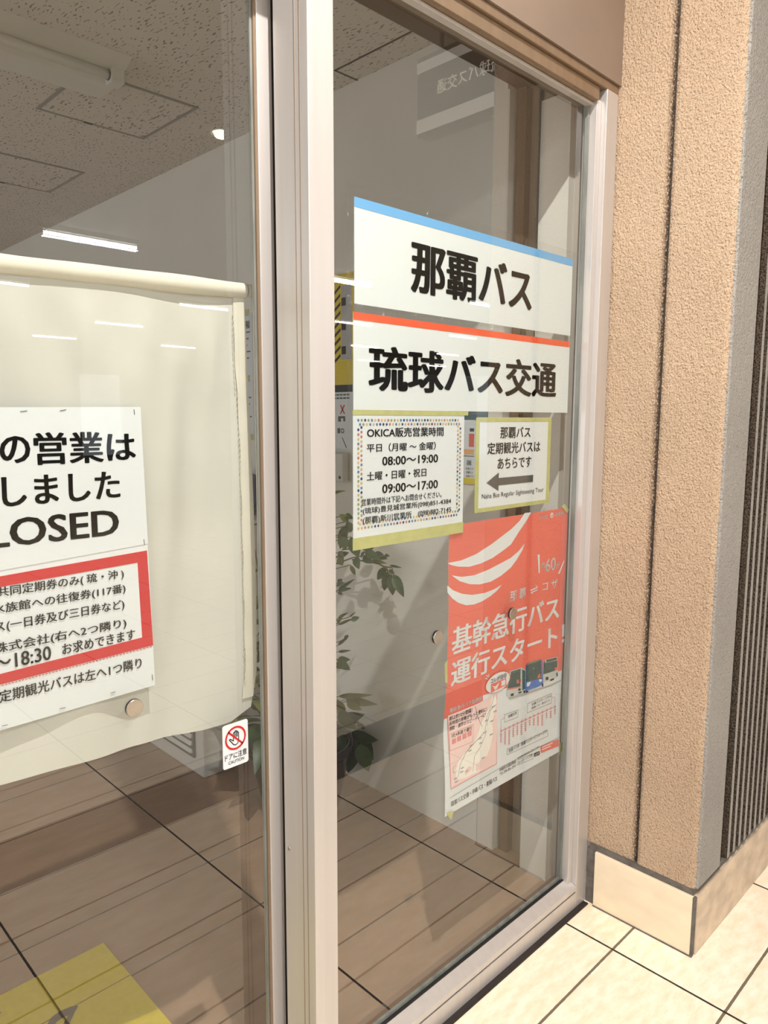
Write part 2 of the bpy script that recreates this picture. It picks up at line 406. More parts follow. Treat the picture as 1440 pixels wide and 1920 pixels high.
m = MB(); m.box(PF+0.006, 2.038, PY, PY+0.03, 0.19, CEIL_OUT); obj('smooth_corner_strip', m, CONC, pil, 0.003)
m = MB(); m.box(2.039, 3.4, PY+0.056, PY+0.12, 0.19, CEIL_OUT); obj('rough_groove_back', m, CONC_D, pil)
k = 0
x = 2.088
while x < 2.75:
    m = MB(); m.prism([(x, PY, 0.19), (x+0.018, PY, 0.19), (x+0.021, PY+0.056, 0.19), (x-0.003, PY+0.056, 0.19)], (0, 0, CEIL_OUT-0.19))
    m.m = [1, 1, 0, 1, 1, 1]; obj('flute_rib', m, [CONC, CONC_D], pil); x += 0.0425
m = MB(); m.box(PF-0.001, 2.6, PY+0.008, 1.022, 0.172, 0.189); m.box(PF-0.002, PF+0.1, 1.0005, 1.0295, 0, 0.172); m.box(PF-0.0125, PF, PY, 1.0, 0, 0.0035)
obj('mortar_bed', m, MORTAR, pil)
bt = sthing('baseboard_outside', (PF, 0.86, 0), 'cream stone base tiles round the foot of the pillar', 'base tiles')
m = MB(); m.box(PF-0.010, PF+0.03, PY+0.0075, 1.000, 0.0, 0.172); obj('side_base_tile', m, BASETILE, bt, 0.0015)
m = MB(); m.box(PF+0.006, 2.343, PY-0.003, PY+0.0078, 0.0, 0.172); obj('front_base_tile', m, BASETILE_B, bt, 0.0015)
m = MB(); m.box(2.346, 3.4, PY-0.003, PY+0.0078, 0.0, 0.172); obj('front_base_tile', m, BASETILE_B, bt, 0.0015)
m = MB(); m.box(PF-0.006, PF+0.006, PY+0.001, PY+0.0078, 0.0, 0.170); obj('corner_grout', m, MORTAR, bt)
# dark open joint where frame and floor meet
m = MB(); m.box(-0.75, PF-0.013, 1.013, 1.030, 0.0, 0.0035)
struct(obj('trim_4', m, varied('black_sealant', rgb(44, 36, 32), 0.3, 50, 0.8)), 'dark sealant joint between frame and floor tiles', 'joint')

# ------------------------------------------------------------------ fixed glazed panel
GY = 1.075
win = sthing('window_1', (1.35, GY, 0), 'tall fixed glass panel in a champagne aluminium frame, carrying the signs', 'window')
m = MB(); m.box(0.8925, 1.812, GY, GY+0.008, 0.086, 2.28); obj('glass_pane', m, GLASS, win)
# mullion post
m = MB(); m.box(0.834, 0.892, 1.034, 1.131, 0.0, 2.296); post = obj('mullion_post', m, ALU, win, 0.0015)
m = MB()
for yy in (1.056, 1.070): m.box(0.8334, 0.835, yy, yy+0.0012, 0.0, 2.29)
obj_each('post_groove', m, ALU_D, post)
m = MB(); m.tube([(0.8342, 1.116, 0.585), (0.8325, 1.116, 0.585)], [0.004, 0.0035], 14); obj('screw', m, STEEL, post)
# right jamb
m = MB(); m.box(1.822, 1.878, 1.030, 1.099, 0.0, 2.296); jb = obj('right_jamb', m, ALU, win, 0.0015)
m = MB(); m.box(1.800, 1.8215, 1.046, 1.074, 0.075, 2.27); obj('jamb_bead', m, ALU, jb, 0.001)
m = MB(); m.box(1.791, 1.7995, 1.066, 1.0745, 0.085, 2.262); obj('jamb_seal', m, SEALG, jb)
# top rail
m = MB(); m.box(0.893, 1.8, 1.040, 1.099, 2.264, 2.2955); tr = obj('top_rail', m, ALU_D, win, 0.0015)  # bronze tone puts the shade on this champagne rail into its colour
m = MB(); m.box(0.893, 1.8, 1.056, 1.0745, 2.256, 2.2635); obj('top_bead', m, ALU, tr, 0.001)
# bottom rail
m = MB(); m.box(0.893, 1.821, 1.030, 1.099, 0.0, 0.050); br = obj('bottom_rail', m, ALU, win, 0.001)
m = MB(); m.prism([(0.893, 1.030, 0.056), (0.893, 1.030, 0.071), (0.893, 1.060, 0.086), (0.893, 1.060, 0.056)], (0.928, 0, 0)); obj('sloping_sill', m, ALU, br, 0.001)
m = MB(); m.box(0.893, 1.821, 1.036, 1.09, 0.050, 0.056); obj('rail_groove', m, RUBBER, br)
m = MB(); m.box(0.893, 1.8, 1.060, 1.068, 0.070, 0.088); obj('outer_gasket', m, RUBBER, br)
m = MB(); m.box(0.893, 1.8, 1.068, 1.0745, 0.072, 0.096); obj('glass_seal', m, SEALG, br)

# ------------------------------------------------------------------ sliding door leaf
DY = 1.165
door = sthing('door_1', (0.1, DY, 0), 'frameless looking glass sliding door leaf with a metal stile, cream cloth behind it', 'door')
m = MB(); m.box(-0.72, 0.813, DY, DY+0.008, 0.03, 2.39); obj('glass_pane', m, GLASS, door)
m = MB(); m.box(0.8155, 0.8475, 1.154, 1.182, 0.02, 2.39); st = obj('door_stile', m, ALU, door, 0.001)
m = MB(); m.box(0.8105, 0.8153, 1.157, 1.1645, 0.02, 2.39); obj('stile_bead', m, ALU_D, st)
m = MB(); m.box(0.8055, 0.8103, 1.161, 1.1645, 0.02, 2.39); obj('glazing_seal', m, SEALG, st)
m = MB(); m.box(0.8478, 0.862, 1.158, 1.19, 0.0, 2.39); obj('brush_seal', m, RUBBER, st)
m = MB(); m.box(-0.72, 0.8154, 1.145, 1.182, 0.005, 0.029); obj('bottom_rail', m, ALU, door)

# ================================================================== LAMPS
# lit tubes on the walkway ceiling, in rows running parallel to the glass
k = (CEIL_OUT-0.05-1.45)/(3.3-1.45)
first = None
cnt = 0
places = []
for yr in (-2.19, -5.46, -8.74, -12.0, -15.35):
    for xc in (-0.08+3.4-6.8+0.1, -0.05+0.1, 3.38, 6.70, 9.85, 13.2, 16.5, 19.8):
        if yr > -3 and xc > 1: continue  # nearest row is added for its light, kept left where the glass misses it
        places.append((xc*k, 2*DY - (2*DY-yr)*k))
def tube_lamp():
    t = thing('ceiling_light', (0, 0, 0), '', 'light')
    mb = MB(); mb.box(-0.46, 0.46, -0.03, 0.03, 0.03, 0.07); obj('housing', mb, ENAMEL, t)
    mb = MB(); mb.tube([(-0.44, 0, 0.0), (0.44, 0, 0.0)], 0.016, 10); obj('tube', mb, TUBE, t)
    mb = MB(); mb.box(-0.46, -0.44, -0.018, 0.018, -0.018, 0.03); mb.box(0.44, 0.46, -0.018, 0.018, -0.018, 0.03); obj_each('lamp_holder', mb, ENAMEL, t)
    return t
proto = tube_lamp()
for i, (x, y) in enumerate(places):
    if i == 0: r = proto
    else:
        r = proto.copy(); COL.objects.link(r)
        for ch in list(proto.children):
            c = ch.copy(); COL.objects.link(c); c.parent = r
    r.location = (x, y, CEIL_OUT-0.07)
    tag(r, 'lit tube lamp on the walkway ceiling, mirrored as a bright streak except in the added nearest row', 'light', 'tube lamps of the walkway')
    if y > -5.6 and -4 < x < 8:
        area('tube_light', (x, y, CEIL_OUT-0.10), 0.88, 0.06, TUBE_ENERGY, TUBE_COLOR)
# downlight over the door
SPOT = (0.60, 0.30, 3.12)
dl = thing('downlight', (SPOT[0], SPOT[1], CEIL_OUT), 'round warm downlight in the walkway ceiling above the door', 'light')
m = MB(); m.lathe((SPOT[0], SPOT[1], CEIL_OUT), [(0.085, 0.0), (0.085, -0.012), (0.06, -0.016), (0.055, -0.004), (0.0, -0.004)]); obj('trim_ring', m, ENAMEL, dl, 0, True)
m = MB(); m.lathe((SPOT[0], SPOT[1], CEIL_OUT-0.006), [(0.055, 0.0), (0.03, -0.008), (0.0, -0.01)]); obj('lens', m, LENS, dl, 0, True)
area('downlight_glow', SPOT, 0.035, 0.035, SPOT_ENERGY, SPOT_COLOR, 'DISK')
dl2 = thing('downlight', (2.55, -1.65, CEIL_OUT), 'round downlight mirrored as a small bright dome near the top of the door glass', 'light')
m = MB(); m.lathe((2.55, -1.65, CEIL_OUT), [(0.085, 0.0), (0.085, -0.012), (0.06, -0.016), (0.055, -0.004), (0.0, -0.004)]); obj('trim_ring', m, ENAMEL, dl2, 0, True)
m = MB(); m.lathe((2.55, -1.65, CEIL_OUT-0.006), [(0.055, 0.0), (0.04, -0.03), (0.0, -0.045)]); obj('lens', m, LENS, dl2, 0, True)

# hanging sign outside, mirrored in the glass
def mirror_pt(x, y, X):                 # point on the plane x = X whose mirror image in the fixed pane is seen at a photo point
    p = px(x, y, 0, X); return 2*GY-p.y, p.z
HX = 2.45
ya, zb = mirror_pt(782, 253, HX); yb, _ = mirror_pt(946, 195, HX); _, zt = mirror_pt(786, 120, HX)
_, z_a = mirror_pt(782, 228, HX); _, z_b = mirror_pt(787, 192, HX); _, z_c = mirror_pt(787, 166, HX); _, z_d = mirror_pt(785, 140, HX)
hs = thing('hanging_sign', (HX, (ya+yb)/2, zt), 'dark hanging sign with pale bands, mirrored faintly in the upper glass', 'sign')
y0s, y1s = min(ya, yb), max(ya, yb)
m = MB(); m.box(HX, HX+0.08, y0s, y1s, zb-0.01, zt+0.02); obj('board', m, SIGND, hs)
m = MB(); m.box(HX-0.004, HX-0.001, y0s, y1s, zb, z_a); m.box(HX-0.004, HX-0.001, y0s, y1s, z_d, zt); obj_each('pale_band', m, SIGNW, hs)
m = MB(); put_text(m, '琉球バス交通', -y1s+0.03*(y1s-y0s), -y0s-0.25*(y1s-y0s), z_b, z_c, ('x', HX-0.004), 0.02)
obj('lettering', m, SIGNW, hs)
g1, g2, g3 = mirror_pt(922, 219, HX), mirror_pt(945, 208, HX), mirror_pt(944, 228, HX)
m = MB(); m.prism([(HX-0.006, p[0], p[1]) for p in (g1, g2, g3)], (0.003, 0, 0)); obj('green_arrow', m, emit('green_lit_face', rgb(60, 190, 100), 0.8), hs)
m = MB(); m.tube([(HX+0.04, y0s+0.1, zt), (HX+0.04, y0s+0.1, CEIL_OUT)], 0.01); m.tube([(HX+0.04, y1s-0.1, zt), (HX+0.04, y1s-0.1, CEIL_OUT)], 0.01); obj_each('hanger', m, STEEL, hs)

# ================================================================== ROOM CONTENTS
# access hatches in the ceiling
for i, (yy0, yy1, lab) in enumerate(((2.66, 3.117, 'square aluminium framed access hatch in the ceiling, nearest the glass'),
                                     (3.735, 4.19, 'square aluminium framed access hatch in the ceiling, farther back'))):
    t = thing('ceiling_hatch', (1.38, (yy0+yy1)/2, CEIL_IN), lab, 'hatch', 'hatches in the ticket room ceiling')
    m = MB(); a, b = 1.155, 1.603
    for q in ((a, b, yy0, yy0+0.012), (a, b, yy1-0.012, yy1), (a, a+0.012, yy0+0.012, yy1-0.012), (b-0.012, b, yy0+0.012, yy1-0.012)): m.box(*q, CEIL_IN-0.004, CEIL_IN)
    obj('frame', m, varied('hatch_aluminium_%d' % i, rgb(150, 144, 138), 0.05, 8, 0.4, 0.4), t)
    m = MB(); m.box(a+0.014, b-0.014, yy0+0.014, yy1-0.014, CEIL_IN-0.003, CEIL_IN-0.0005); obj('board', m, CEILB, t)
    m = MB(); m.box(1.34, 1.375, yy1-0.014, yy1-0.004, CEIL_IN-0.007, CEIL_IN-0.004); obj('latch', m, BLACKP, t)
# unlit ceiling fixture
t = thing('ceiling_light', (0.6, 2.6, CEIL_IN), 'unlit white trough lamp on the ticket room ceiling at the upper left', 'light')
m = MB(); m.prism([(-0.05, 2.46, CEIL_IN), (-0.05, 2.86, CEIL_IN), (-0.05, 2.72, CEIL_IN-0.055), (-0.05, 2.60, CEIL_IN-0.055)], (1.29, 0, 0)); obj('reflector', m, ENAMEL, t, 0.003)
m = MB(); m.tube([(-0.03, 2.545, CEIL_IN-0.045), (1.19, 2.545, CEIL_IN-0.045)], 0.016, 14); obj('tube', m, TUBEOFF, t, 0, True)
m = MB(); m.box(1.19, 1.235, 2.52, 2.575, CEIL_IN-0.07, CEIL_IN-0.02); obj('lamp_holder', m, ENAMEL, t, 0.003)
m = MB(); m.tube([(1.185, 2.545, CEIL_IN-0.045), (1.191, 2.545, CEIL_IN-0.045)], 0.0175, 14); obj('tube_cap', m, GREYINK, t)

# heater cabinet
HXL, HY = 1.437, 2.497
hc = thing('heater_cabinet', ((HXL+1.87)/2, 2.85, 0), 'pale floor cabinet with a louvred side vent beside the plant', 'cabinet')
m = MB(); m.box(HXL+0.008, 1.88, HY, 3.25, 0.0, 1.03); obj('body', m, ENAMEL, hc, 0.006)
m = MB(); m.box(HXL, HXL+0.007, HY+0.06, 3.20, 0.07, 0.46); gr = obj('vent_frame', m, GREYINK, hc)
z = 0.09
while z < 0.44:
    m = MB(); m.prism([(HXL-0.010, HY+0.07, z), (HXL-0.004, HY+0.07, z+0.016), (HXL, HY+0.07, z+0.016), (HXL, HY+0.07, z)], (0, 0.69, 0)); obj('louvre', m, ENAMEL, gr); z += 0.032
# blue bag on it
t = thing('bag', (1.78, 2.72, 1.031), 'rounded navy blue bag seen between the cloth and the door stile', 'bag')
m = MB(); m.lathe((1.78, 2.72, 1.055), [(0.0, 0), (0.08, 0.0), (0.10, 0.03), (0.098, 0.10), (0.08, 0.145), (0.04, 0.163), (0.0, 0.167)], 24); obj('body', m, NAVY, t, 0, True)
m = MB(); m.lathe((1.78, 2.72, 1.031), [(0.0, 0), (0.085, 0), (0.088, 0.02), (0.08, 0.0245), (0, 0.0245)], 24); obj('dark_base', m, BLACKP, t, 0, True)
# small wall box
t = thing('wall_box', (X_R, 2.15, 1.25), 'small pale box on the white wall above the plant', 'box')
m = MB(); m.box(X_R-0.035, X_R, 2.105, 2.21, 1.205, 1.315); obj('body', m, ENAMEL, t, 0.005)
m = MB(); m.tube([(X_R-0.0355, 2.12, 1.222), (X_R-0.037, 2.12, 1.222)], 0.006, 12); obj('button', m, BLACKP, t)

# --- notices on the right wall
def wtext(mb, s, yl, yr, z0, z1, off=0.004, bold=0.01, mi=0): return put_text(mb, s, -yl, -yr, z0, z1, ('x', X_R-off), bold, None, mi)
def wbox(mb, y0, y1, z0, z1, off0, off1, mi=0): return mb.box(X_R-off1, X_R-off0, y0, y1, z0, z1, mi)
def wpoly(mb, pts, off, mi=0): return mb.poly([(X_R-off, y, z) for y, z in pts], mi)
t = thing('poster', (X_R, 2.22, 1.66), 'yellow poster with black slashes on the white wall, half hidden by the post', 'poster', 'notices on the ticket room wall')
m = MB(); wbox(m, 2.078, 2.36, 1.665, 1.99, 0.0, 0.002); obj('sheet', m, YELLOW, t)
m = MB()
for q in range(9):
    z = 1.95-q*0.032; wpoly(m, [(2.30, z-0.10), (2.30, z-0.115), (2.150, z-0.012), (2.150, z)], 0.0025)
obj_each('black_slash', m, INK, t)
m = MB(); wbox(m, 2.088, 2.145, 1.67, 1.945, 0.002, 0.003); pan = obj('picture_column', m, LGREY, t)
m = MB()
for z in (1.90, 1.81, 1.72): wpoly(m, [(2.143, z), (2.143, z-0.03), (2.118, z-0.03), (2.118, z)], 0.0035)
obj_each('picture', m, INK, pan)
t = thing('notice', (X_R, 2.22, 1.35), 'white notice with a red cross under the yellow poster', 'notice', 'notices on the ticket room wall')
m = MB(); wbox(m, 2.082, 2.36, 1.33, 1.575, 0.0, 0.002); obj('sheet', m, PAPER, t)
m = MB(); wbox(m, 2.082, 2.36, 1.576, 1.664, 0.0, 0.002); obj('yellow_heading', m, YELLOW, t)
m = MB(); wbox(m, 2.082, 2.36, 1.548, 1.575, 0.002, 0.003); obj('dark_band', m, INK, t)
m = MB()
for z in (1.535, 1.522): 
    for q in range(8): wbox(m, 2.10+q*0.02, 2.115+q*0.02, z, z+0.006, 0.002, 0.003)
obj('small_print', m, GREYINK, t)
m = MB()
for s in (1, -1): wpoly(m, [(2.14-0.014, 1.482-0.016*s), (2.14-0.009, 1.482-0.018*s), (2.14+0.014, 1.482+0.016*s), (2.14+0.009, 1.482+0.018*s)], 0.003)
obj('red_cross', m, RED, t)
m = MB(); wbox(m, 2.125, 2.165, 1.448, 1.456, 0.002, 0.003); wbox(m, 2.15, 2.165, 1.435, 1.448, 0.002, 0.003); wbox(m, 2.125, 2.135, 1.436, 1.448, 0.002, 0.003)
c0 = (2.14, 1.40); ring = [(c0[0]+0.010*math.cos(a), c0[1]+0.010*math.sin(a)) for a in [i*math.pi/8 for i in range(16)]]
for i in range(16):
    a, b = ring[i], ring[(i+1) % 16]; wpoly(m, [a, b, (c0[0]+(b[0]-c0[0])*0.6, c0[1]+(b[1]-c0[1])*0.6), (c0[0]+(a[0]-c0[0])*0.6, c0[1]+(a[1]-c0[1])*0.6)], 0.003)
wbox(m, 2.155, 2.17, 1.39, 1.41, 0.002, 0.003); wpoly(m, [(2.145, 1.375), (2.141, 1.375), (2.115, 1.335), (2.12, 1.335)], 0.003)
obj_each('pictogram_print', m, GREYINK, t)
t = thing('poster', (X_R, 1.53, 1.24), 'poster with an orange bottle and phone text seen between two hung sheets', 'poster', 'notices on the ticket room wall')
m = MB(); wbox(m, 1.44, 1.60, 1.235, 1.475, 0.0, 0.002); obj('sheet', m, PAPER, t)
m = MB(); wbox(m, 1.44, 1.60, 1.445, 1.475, 0.002, 0.003); obj('teal_band', m, TEAL, t)
def pw(x, y): p = px(x, y, 0, X_R); return p.y, p.z
m = MB(); a = pw(880.5, 813); b = pw(889.5, 835); wbox(m, b[0], a[0], b[1]-0.005, a[1], 0.002, 0.003); obj('bottle', m, BOTTLE, t)
m = MB(); a = pw(882, 803); b = pw(889.5, 809); wbox(m, b[0], a[0], b[1], a[1], 0.002, 0.003); obj('bottle_cap', m, INK, t)
m = MB(); a = pw(871, 842); b = pw(889.5, 852); wbox(m, b[0], a[0]+0.01, b[1], a[1], 0.002, 0.003); obj('orange_band', m, AMBER, t)
m = MB(); a = pw(871, 854); b = pw(889.5, 856); wbox(m, b[0], a[0]+0.01, b[1], a[1], 0.002, 0.003); obj('dark_line', m, INK, t)
m = MB(); a = pw(877, 863); b = pw(884.5, 872); wtext(m, '国', a[0], b[0], b[1], a[1])
for j in range(3):
    a = pw(875, 876+j*7); b = pw(888.5, 881+j*7); wtext(m, ('日本バス', '定期バス', '全国バス')[j], a[0], b[0], b[1], a[1])
obj('lettering', m, INK, t)
m = MB(); wbox(m, 1.44, 1.60, 1.235, 1.255, 0.002, 0.003); obj('yellow_foot', m, YELLOW, t)
for i, (z0, z1, lab) in enumerate(((1.625, 1.905, 'upper white notice fixed with yellow tape, left of the door stile'), (1.365, 1.62, 'lower white notice fixed with yellow tape, left of the door stile'))):
    t = thing('notice', (X_R, 2.86, z0), lab, 'notice', 'notices on the ticket room wall')
    m = MB(); wbox(m, 2.735, 3.0, z0, z1, 0.0, 0.002); obj('sheet', m, varied('bluish_paper_%d' % i, rgb(214, 220, 226), 0.02, 5, 0.6), t)
    m = MB(); wbox(m, 2.76, 2.95, z1-0.012, z1+0.016, 0.002, 0.003); 
    if i: wbox(m, 2.74, 2.95, z0-0.014, z0+0.012, 0.002, 0.003)
    obj_each('yellow_tape', m, TAPE, t)
    m = MB()
    for q in range(6 if i else 5):
        zz = z1-0.085-q*0.028; wbox(m, 2.752+0.012*(q % 3), 2.95, zz, zz+0.006, 0.002, 0.003)
    if not i:
        wbox(m, 2.755, 2.98, z1-0.066, z1-0.034, 0.002, 0.003)
    obj('small_print', m, GREYINK, t)
    if not i:
        m = MB(); wtext(m, 'OKICA', 2.93, 2.762, z1-0.06, z1-0.04); obj('lettering', m, PAPER, t)

# --- floor sticker
t = thing('floor_mat', (0.2, 1.6, 0), 'bright yellow mat with a grey curved mark on the ticket room floor', 'mat')
m = MB(); m.box(-0.45, 0.752, 1.21, 1.866, 0.0004, 0.004); obj('sheet', m, varied('yellow_mat', rgb(214, 190, 58), 0.05, 60, 0.75, 0, (400, 0.4, 0.001)), t)
m = MB()
for xx in (1.745-0.585*2,): m.box(xx-0.002, xx+0.002, 1.22, 1.866, 0.004, 0.0046)
for yy in (1.994-0.293, 1.994-0.586): m.box(-0.45, 0.751, yy-0.0015, yy+0.0015, 0.004, 0.0046)
obj('crease', m, varied('dull_yellow', rgb(140, 118, 36), 0.1, 20, 0.7), t)
m = MB()
pts = [px(x, y, 2, 0.0052) for x, y in ((147, 1885), (133, 1887), (112, 1896), (96, 1908), (86, 1925), (84, 1945), (92, 1945), (98, 1930), (106, 1916), (118, 1908), (128, 1904), (119, 1919), (118, 1945), (126, 1945), (132, 1915), (140, 1898))]
m.poly(pts); pts = [px(x, y, 2, 0.0052) for x, y in ((3, 1897), (-8, 1901), (-20, 1912), (-22, 1922), (-10, 1915))]; m.poly(pts)
obj('curved_marking', m, varied('grey_print', rgb(104, 92, 84), 0.1, 30, 0.7), t)

# --- plant
PX, PYY = 1.600, 2.06
pl = thing('potted_plant', (PX, PYY, 0), 'leafy green plant in a glossy black pot behind the post', 'plant')
m = MB(); m.lathe((PX, PYY, 0.0), [(0.0, 0.0), (0.135, 0.0), (0.14, 0.01), (0.185, 0.22), (0.20, 0.235), (0.20, 0.262), (0.178, 0.262), (0.172, 0.235), (0.165, 0.21)], 40); pot = obj('pot', m, POT, pl, 0, True)
m = MB(); m.lathe((PX, PYY, 0.205), [(0.0, 0.012), (0.08, 0.008), (0.172, 0.0)], 24); obj('soil', m, SOIL, pl)
def leaf(mb, p, d, n, L, Wd, mi=0, curl=0.25):
    d = d.normalized(); n = (n-d*n.dot(d)).normalized(); s = d.cross(n)
    K = 7; vs = []; fs = []
    for i in range(K):
        t_ = i/(K-1); w = Wd*0.5*(math.sin(math.pi*min(1, t_**0.75))**0.9)*(1.0 if t_ < 0.97 else 0.1)
        c = p+d*(L*t_)-n*(curl*L*t_*t_)
        vs += [c-s*w+n*(w*0.25), c, c+s*w+n*(w*0.25)]
    for i in range(K-1):
        fs += [(3*i, 3*i+1, 3*i+4, 3*i+3), (3*i+1, 3*i+2, 3*i+5, 3*i+4)]
    mb.add(vs, fs, mi)
sm, fm = MB(), MB()
random.seed(11)
def branch(tip, mid, n, L, spread=1.0, mi=0, Wr=0.42):
    b = Vector((PX+random.uniform(-.04, .04), PYY+random.uniform(-.04, .04), 0.21))
    mid = Vector(mid); tip = Vector(tip)
    pts = []
    for i in range(9):
        t_ = i/8; pts.append(b*(1-t_)**2+mid*2*t_*(1-t_)+tip*t_*t_)
    sm.tube(pts, [0.008-0.0055*i/8 for i in range(9)], 6)
    for i in range(n):
        t_ = 0.45+0.55*i/max(1, n-1) if n > 1 else 1
        q = pts[min(8, int(t_*8))]
        a = i*2.4+random.uniform(-.4, .4)
        out = Vector((math.cos(a), math.sin(a), random.uniform(-.35, .35)))*spread + (tip-mid).normalized()*0.5
        stalk = q+out.normalized()*random.uniform(.015, .045)
        sm.tube([q, stalk], [0.002, 0.0015], 5)
        leaf(fm, stalk, out, Vector((random.uniform(-.3, .3), random.uniform(-.3, .3), 1)), L*random.uniform(.75, 1.15), L*Wr*random.uniform(.85, 1.15), mi if random.random() < .8 else 1-mi, random.uniform(.15, .55))
branch((1.62, 2.05, 1.22), (1.58, 2.06, .8), 7, 0.12)
branch((1.56, 2.10, 1.05), (1.56, 2.08, .7), 7, 0.12)
branch((1.48, 2.16, 0.98), (1.52, 2.12, .6), 10, 0.13)
branch((1.45, 2.22, 0.76), (1.50, 2.15, .55), 10, 0.13)
branch((1.43, 2.15, 0.60), (1.48, 2.12, .42), 10, 0.13)
branch((1.42, 2.12, 0.46), (1.46, 2.12, .36), 9, 0.13)
branch((1.44, 2.05, 0.36), (1.50, 2.08, .35), 8, 0.13)
branch((1.56, 1.99, 0.33), (1.58, 2.02, .38), 6, 0.14)
# leaves seen to the right of the post, each with its own stalk, size and droop
def L4(x, y, X): return px(600+x/3.554, 960+y/3.554, 0, X+0.11)
random.seed(5)
for bx, by, tx, ty, w, mi, X in (
    (180, 90, 118, 255, 62, 0, 1.64), (205, 165, 258, 305, 70, 0, 1.66), (375, 205, 280, 252, 55, 0, 1.70), (285, 300, 350, 338, 42, 0, 1.68), (300, 262, 395, 312, 48, 0, 1.69), (358, 278, 442, 312, 46, 0, 1.70),
    (338, 325, 430, 338, 26, 1, 1.70), (238, 300, 256, 378, 48, 0, 1.67), (204, 352, 236, 428, 26, 1, 1.66), (150, 260, 128, 340, 50, 1, 1.64), (190, 60, 130, 15, 40, 1, 1.63), (165, 20, 215, 40, 34, 0, 1.65), (140, 160, 175, 250, 60, 0, 1.63), (210, 130, 180, 60, 50, 0, 1.66),
    (270, 300, 300, 262, 26, 0, 1.68), (130, 290, 190, 270, 30, 0, 1.64), (430, 290, 465, 292, 20, 0, 1.70), (120, 300, 155, 362, 40, 1, 1.64),
    (438, 366, 377, 458, 44, 0, 1.70), (450, 395, 428, 535, 50, 0, 1.70), (472, 412, 488, 562, 56, 0, 1.695), (490, 415, 556, 566, 54, 0, 1.69), (462, 380, 498, 420, 20, 0, 1.70), (462, 356, 540, 370, 14, 0, 1.70),
    (116, 472, 150, 446, 26, 0, 1.64), (118, 522, 226, 448, 20, 0, 1.64), (118, 524, 208, 508, 22, 0, 1.64), (116, 532, 156, 552, 20, 0, 1.64), (112, 490, 150, 470, 24, 0, 1.63),
    (118, 752, 215, 712, 16, 0, 1.64), (205, 722, 264, 700, 30, 0, 1.65), (118, 712, 182, 670, 18, 0, 1.64), (196, 700, 240, 664, 10, 0, 1.65), (116, 740, 150, 690, 16, 1, 1.63),
    (118, 888, 188, 830, 18, 0, 1.64), (165, 850, 184, 820, 22, 0, 1.65), (118, 932, 204, 922, 16, 0, 1.64), (120, 980, 198, 985, 34, 0, 1.64), (118, 985, 196, 1052, 52, 0, 1.64), (112, 1000, 150, 1050, 50, 0, 1.63),
    (120, 1228, 335, 1224, 30, 1, 1.66), (168, 1250, 370, 1284, 44, 1, 1.66), (176, 1262, 272, 1320, 46, 1, 1.65), (118, 1250, 160, 1360, 60, 1, 1.63), (135, 1390, 288, 1352, 66, 0, 1.65), (255, 1400, 296, 1452, 36, 0, 1.66),
    (192, 1492, 382, 1522, 76, 0, 1.67), (215, 1478, 182, 1750, 125, 0, 1.66), (248, 1512, 352, 1655, 105, 0, 1.67), (130, 1480, 150, 1640, 90, 0, 1.64), (270, 1540, 322, 1735, 90, 0, 1.66), (120, 1330, 240, 1450, 70, 0, 1.64)):
    p = L4(bx, by, X+random.uniform(-.015, .015)); q = L4(tx, ty, X+random.uniform(-.04, .03)); d = q-p
    wm = w/3.554/FPX*(p-CAM).dot(_f)
    leaf(fm, p, d, Vector((-1, -.8+random.uniform(-.5, .5), .35)), d.length, wm*1.25, mi, random.uniform(.03, .12))
    if bx > 225: continue
    o_ = Vector((1.605, 2.06, max(0.22, p.z-0.10))); sm.tube([o_, (o_+p)/2+Vector((0, 0, .03)), p], [0.0035, 0.0025, 0.0015], 5)
for pl_ in (((110, 345), (215, 305), (300, 290), (360, 300)), ((215, 318), (330, 332), (400, 350), (438, 366), (470, 412)), ((150, 250), (260, 240), (375, 205)), ((300, 290), (345, 300), (430, 292)), ((438, 366), (480, 372), (492, 416)), ((400, 350), (436, 372), (450, 396)), ((110, 1520), (180, 1480), (262, 1500), (275, 1545)), ((110, 1440), (200, 1420), (256, 1400))):
    sm.tube([L4(x, y, 1.68) for x, y in pl_], [0.0035]+[0.0022]*(len(pl_)-1), 5)
sm.tube([Vector((PX, PYY, .21)), Vector((1.61, 2.06, .7)), Vector((1.60, 2.07, 1.2))], [.010, .008, .005], 7)
sm.tube([Vector((PX-.05, PYY+.03, .21)), Vector((1.53, 2.11, .6)), Vector((1.50, 2.14, 1.0))], [.009, .007, .004], 7)
obj('stems', sm, STEM, pl, 0, True); obj('foliage', fm, [LEAF, LEAF2], pl, 0, True)

# ================================================================== CLOTH AND NOTICE BEHIND THE DOOR
CY = 1.216
rz = px(300, 520, 1, CY).z
x_end = px(478, 546, 1, CY).x; x_cl = px(457, 545, 1, CY).x
z_bot = px(463, 1331, 1, CY).z
cz = px(470, 546, 1, CY).z
def rodz(x): return cz-(x_end-x)*0.026
rod = thing('curtain_rod', (0.1, CY, cz), 'thin cream tension rod carrying the cloth inside the door', 'rod')
m = MB(); m.tube([(-0.68, CY, rodz(-0.68)), (x_end-0.02, CY, rodz(x_end-.02))], 0.008, 14); obj('tube', m, ENAMEL, rod, 0, True)
m = MB(); m.tube([(x_end-0.0195, CY, cz), (x_end-0.017, CY, cz), (x_end, CY, cz)], [0.010, 0.0125, 0.0125], 16); obj('end_cap', m, HEM, rod, 0, False)
cur = thing('curtain', (0.1, CY, z_bot), 'cream cotton door curtain hanging from a rod behind the glass door', 'curtain')
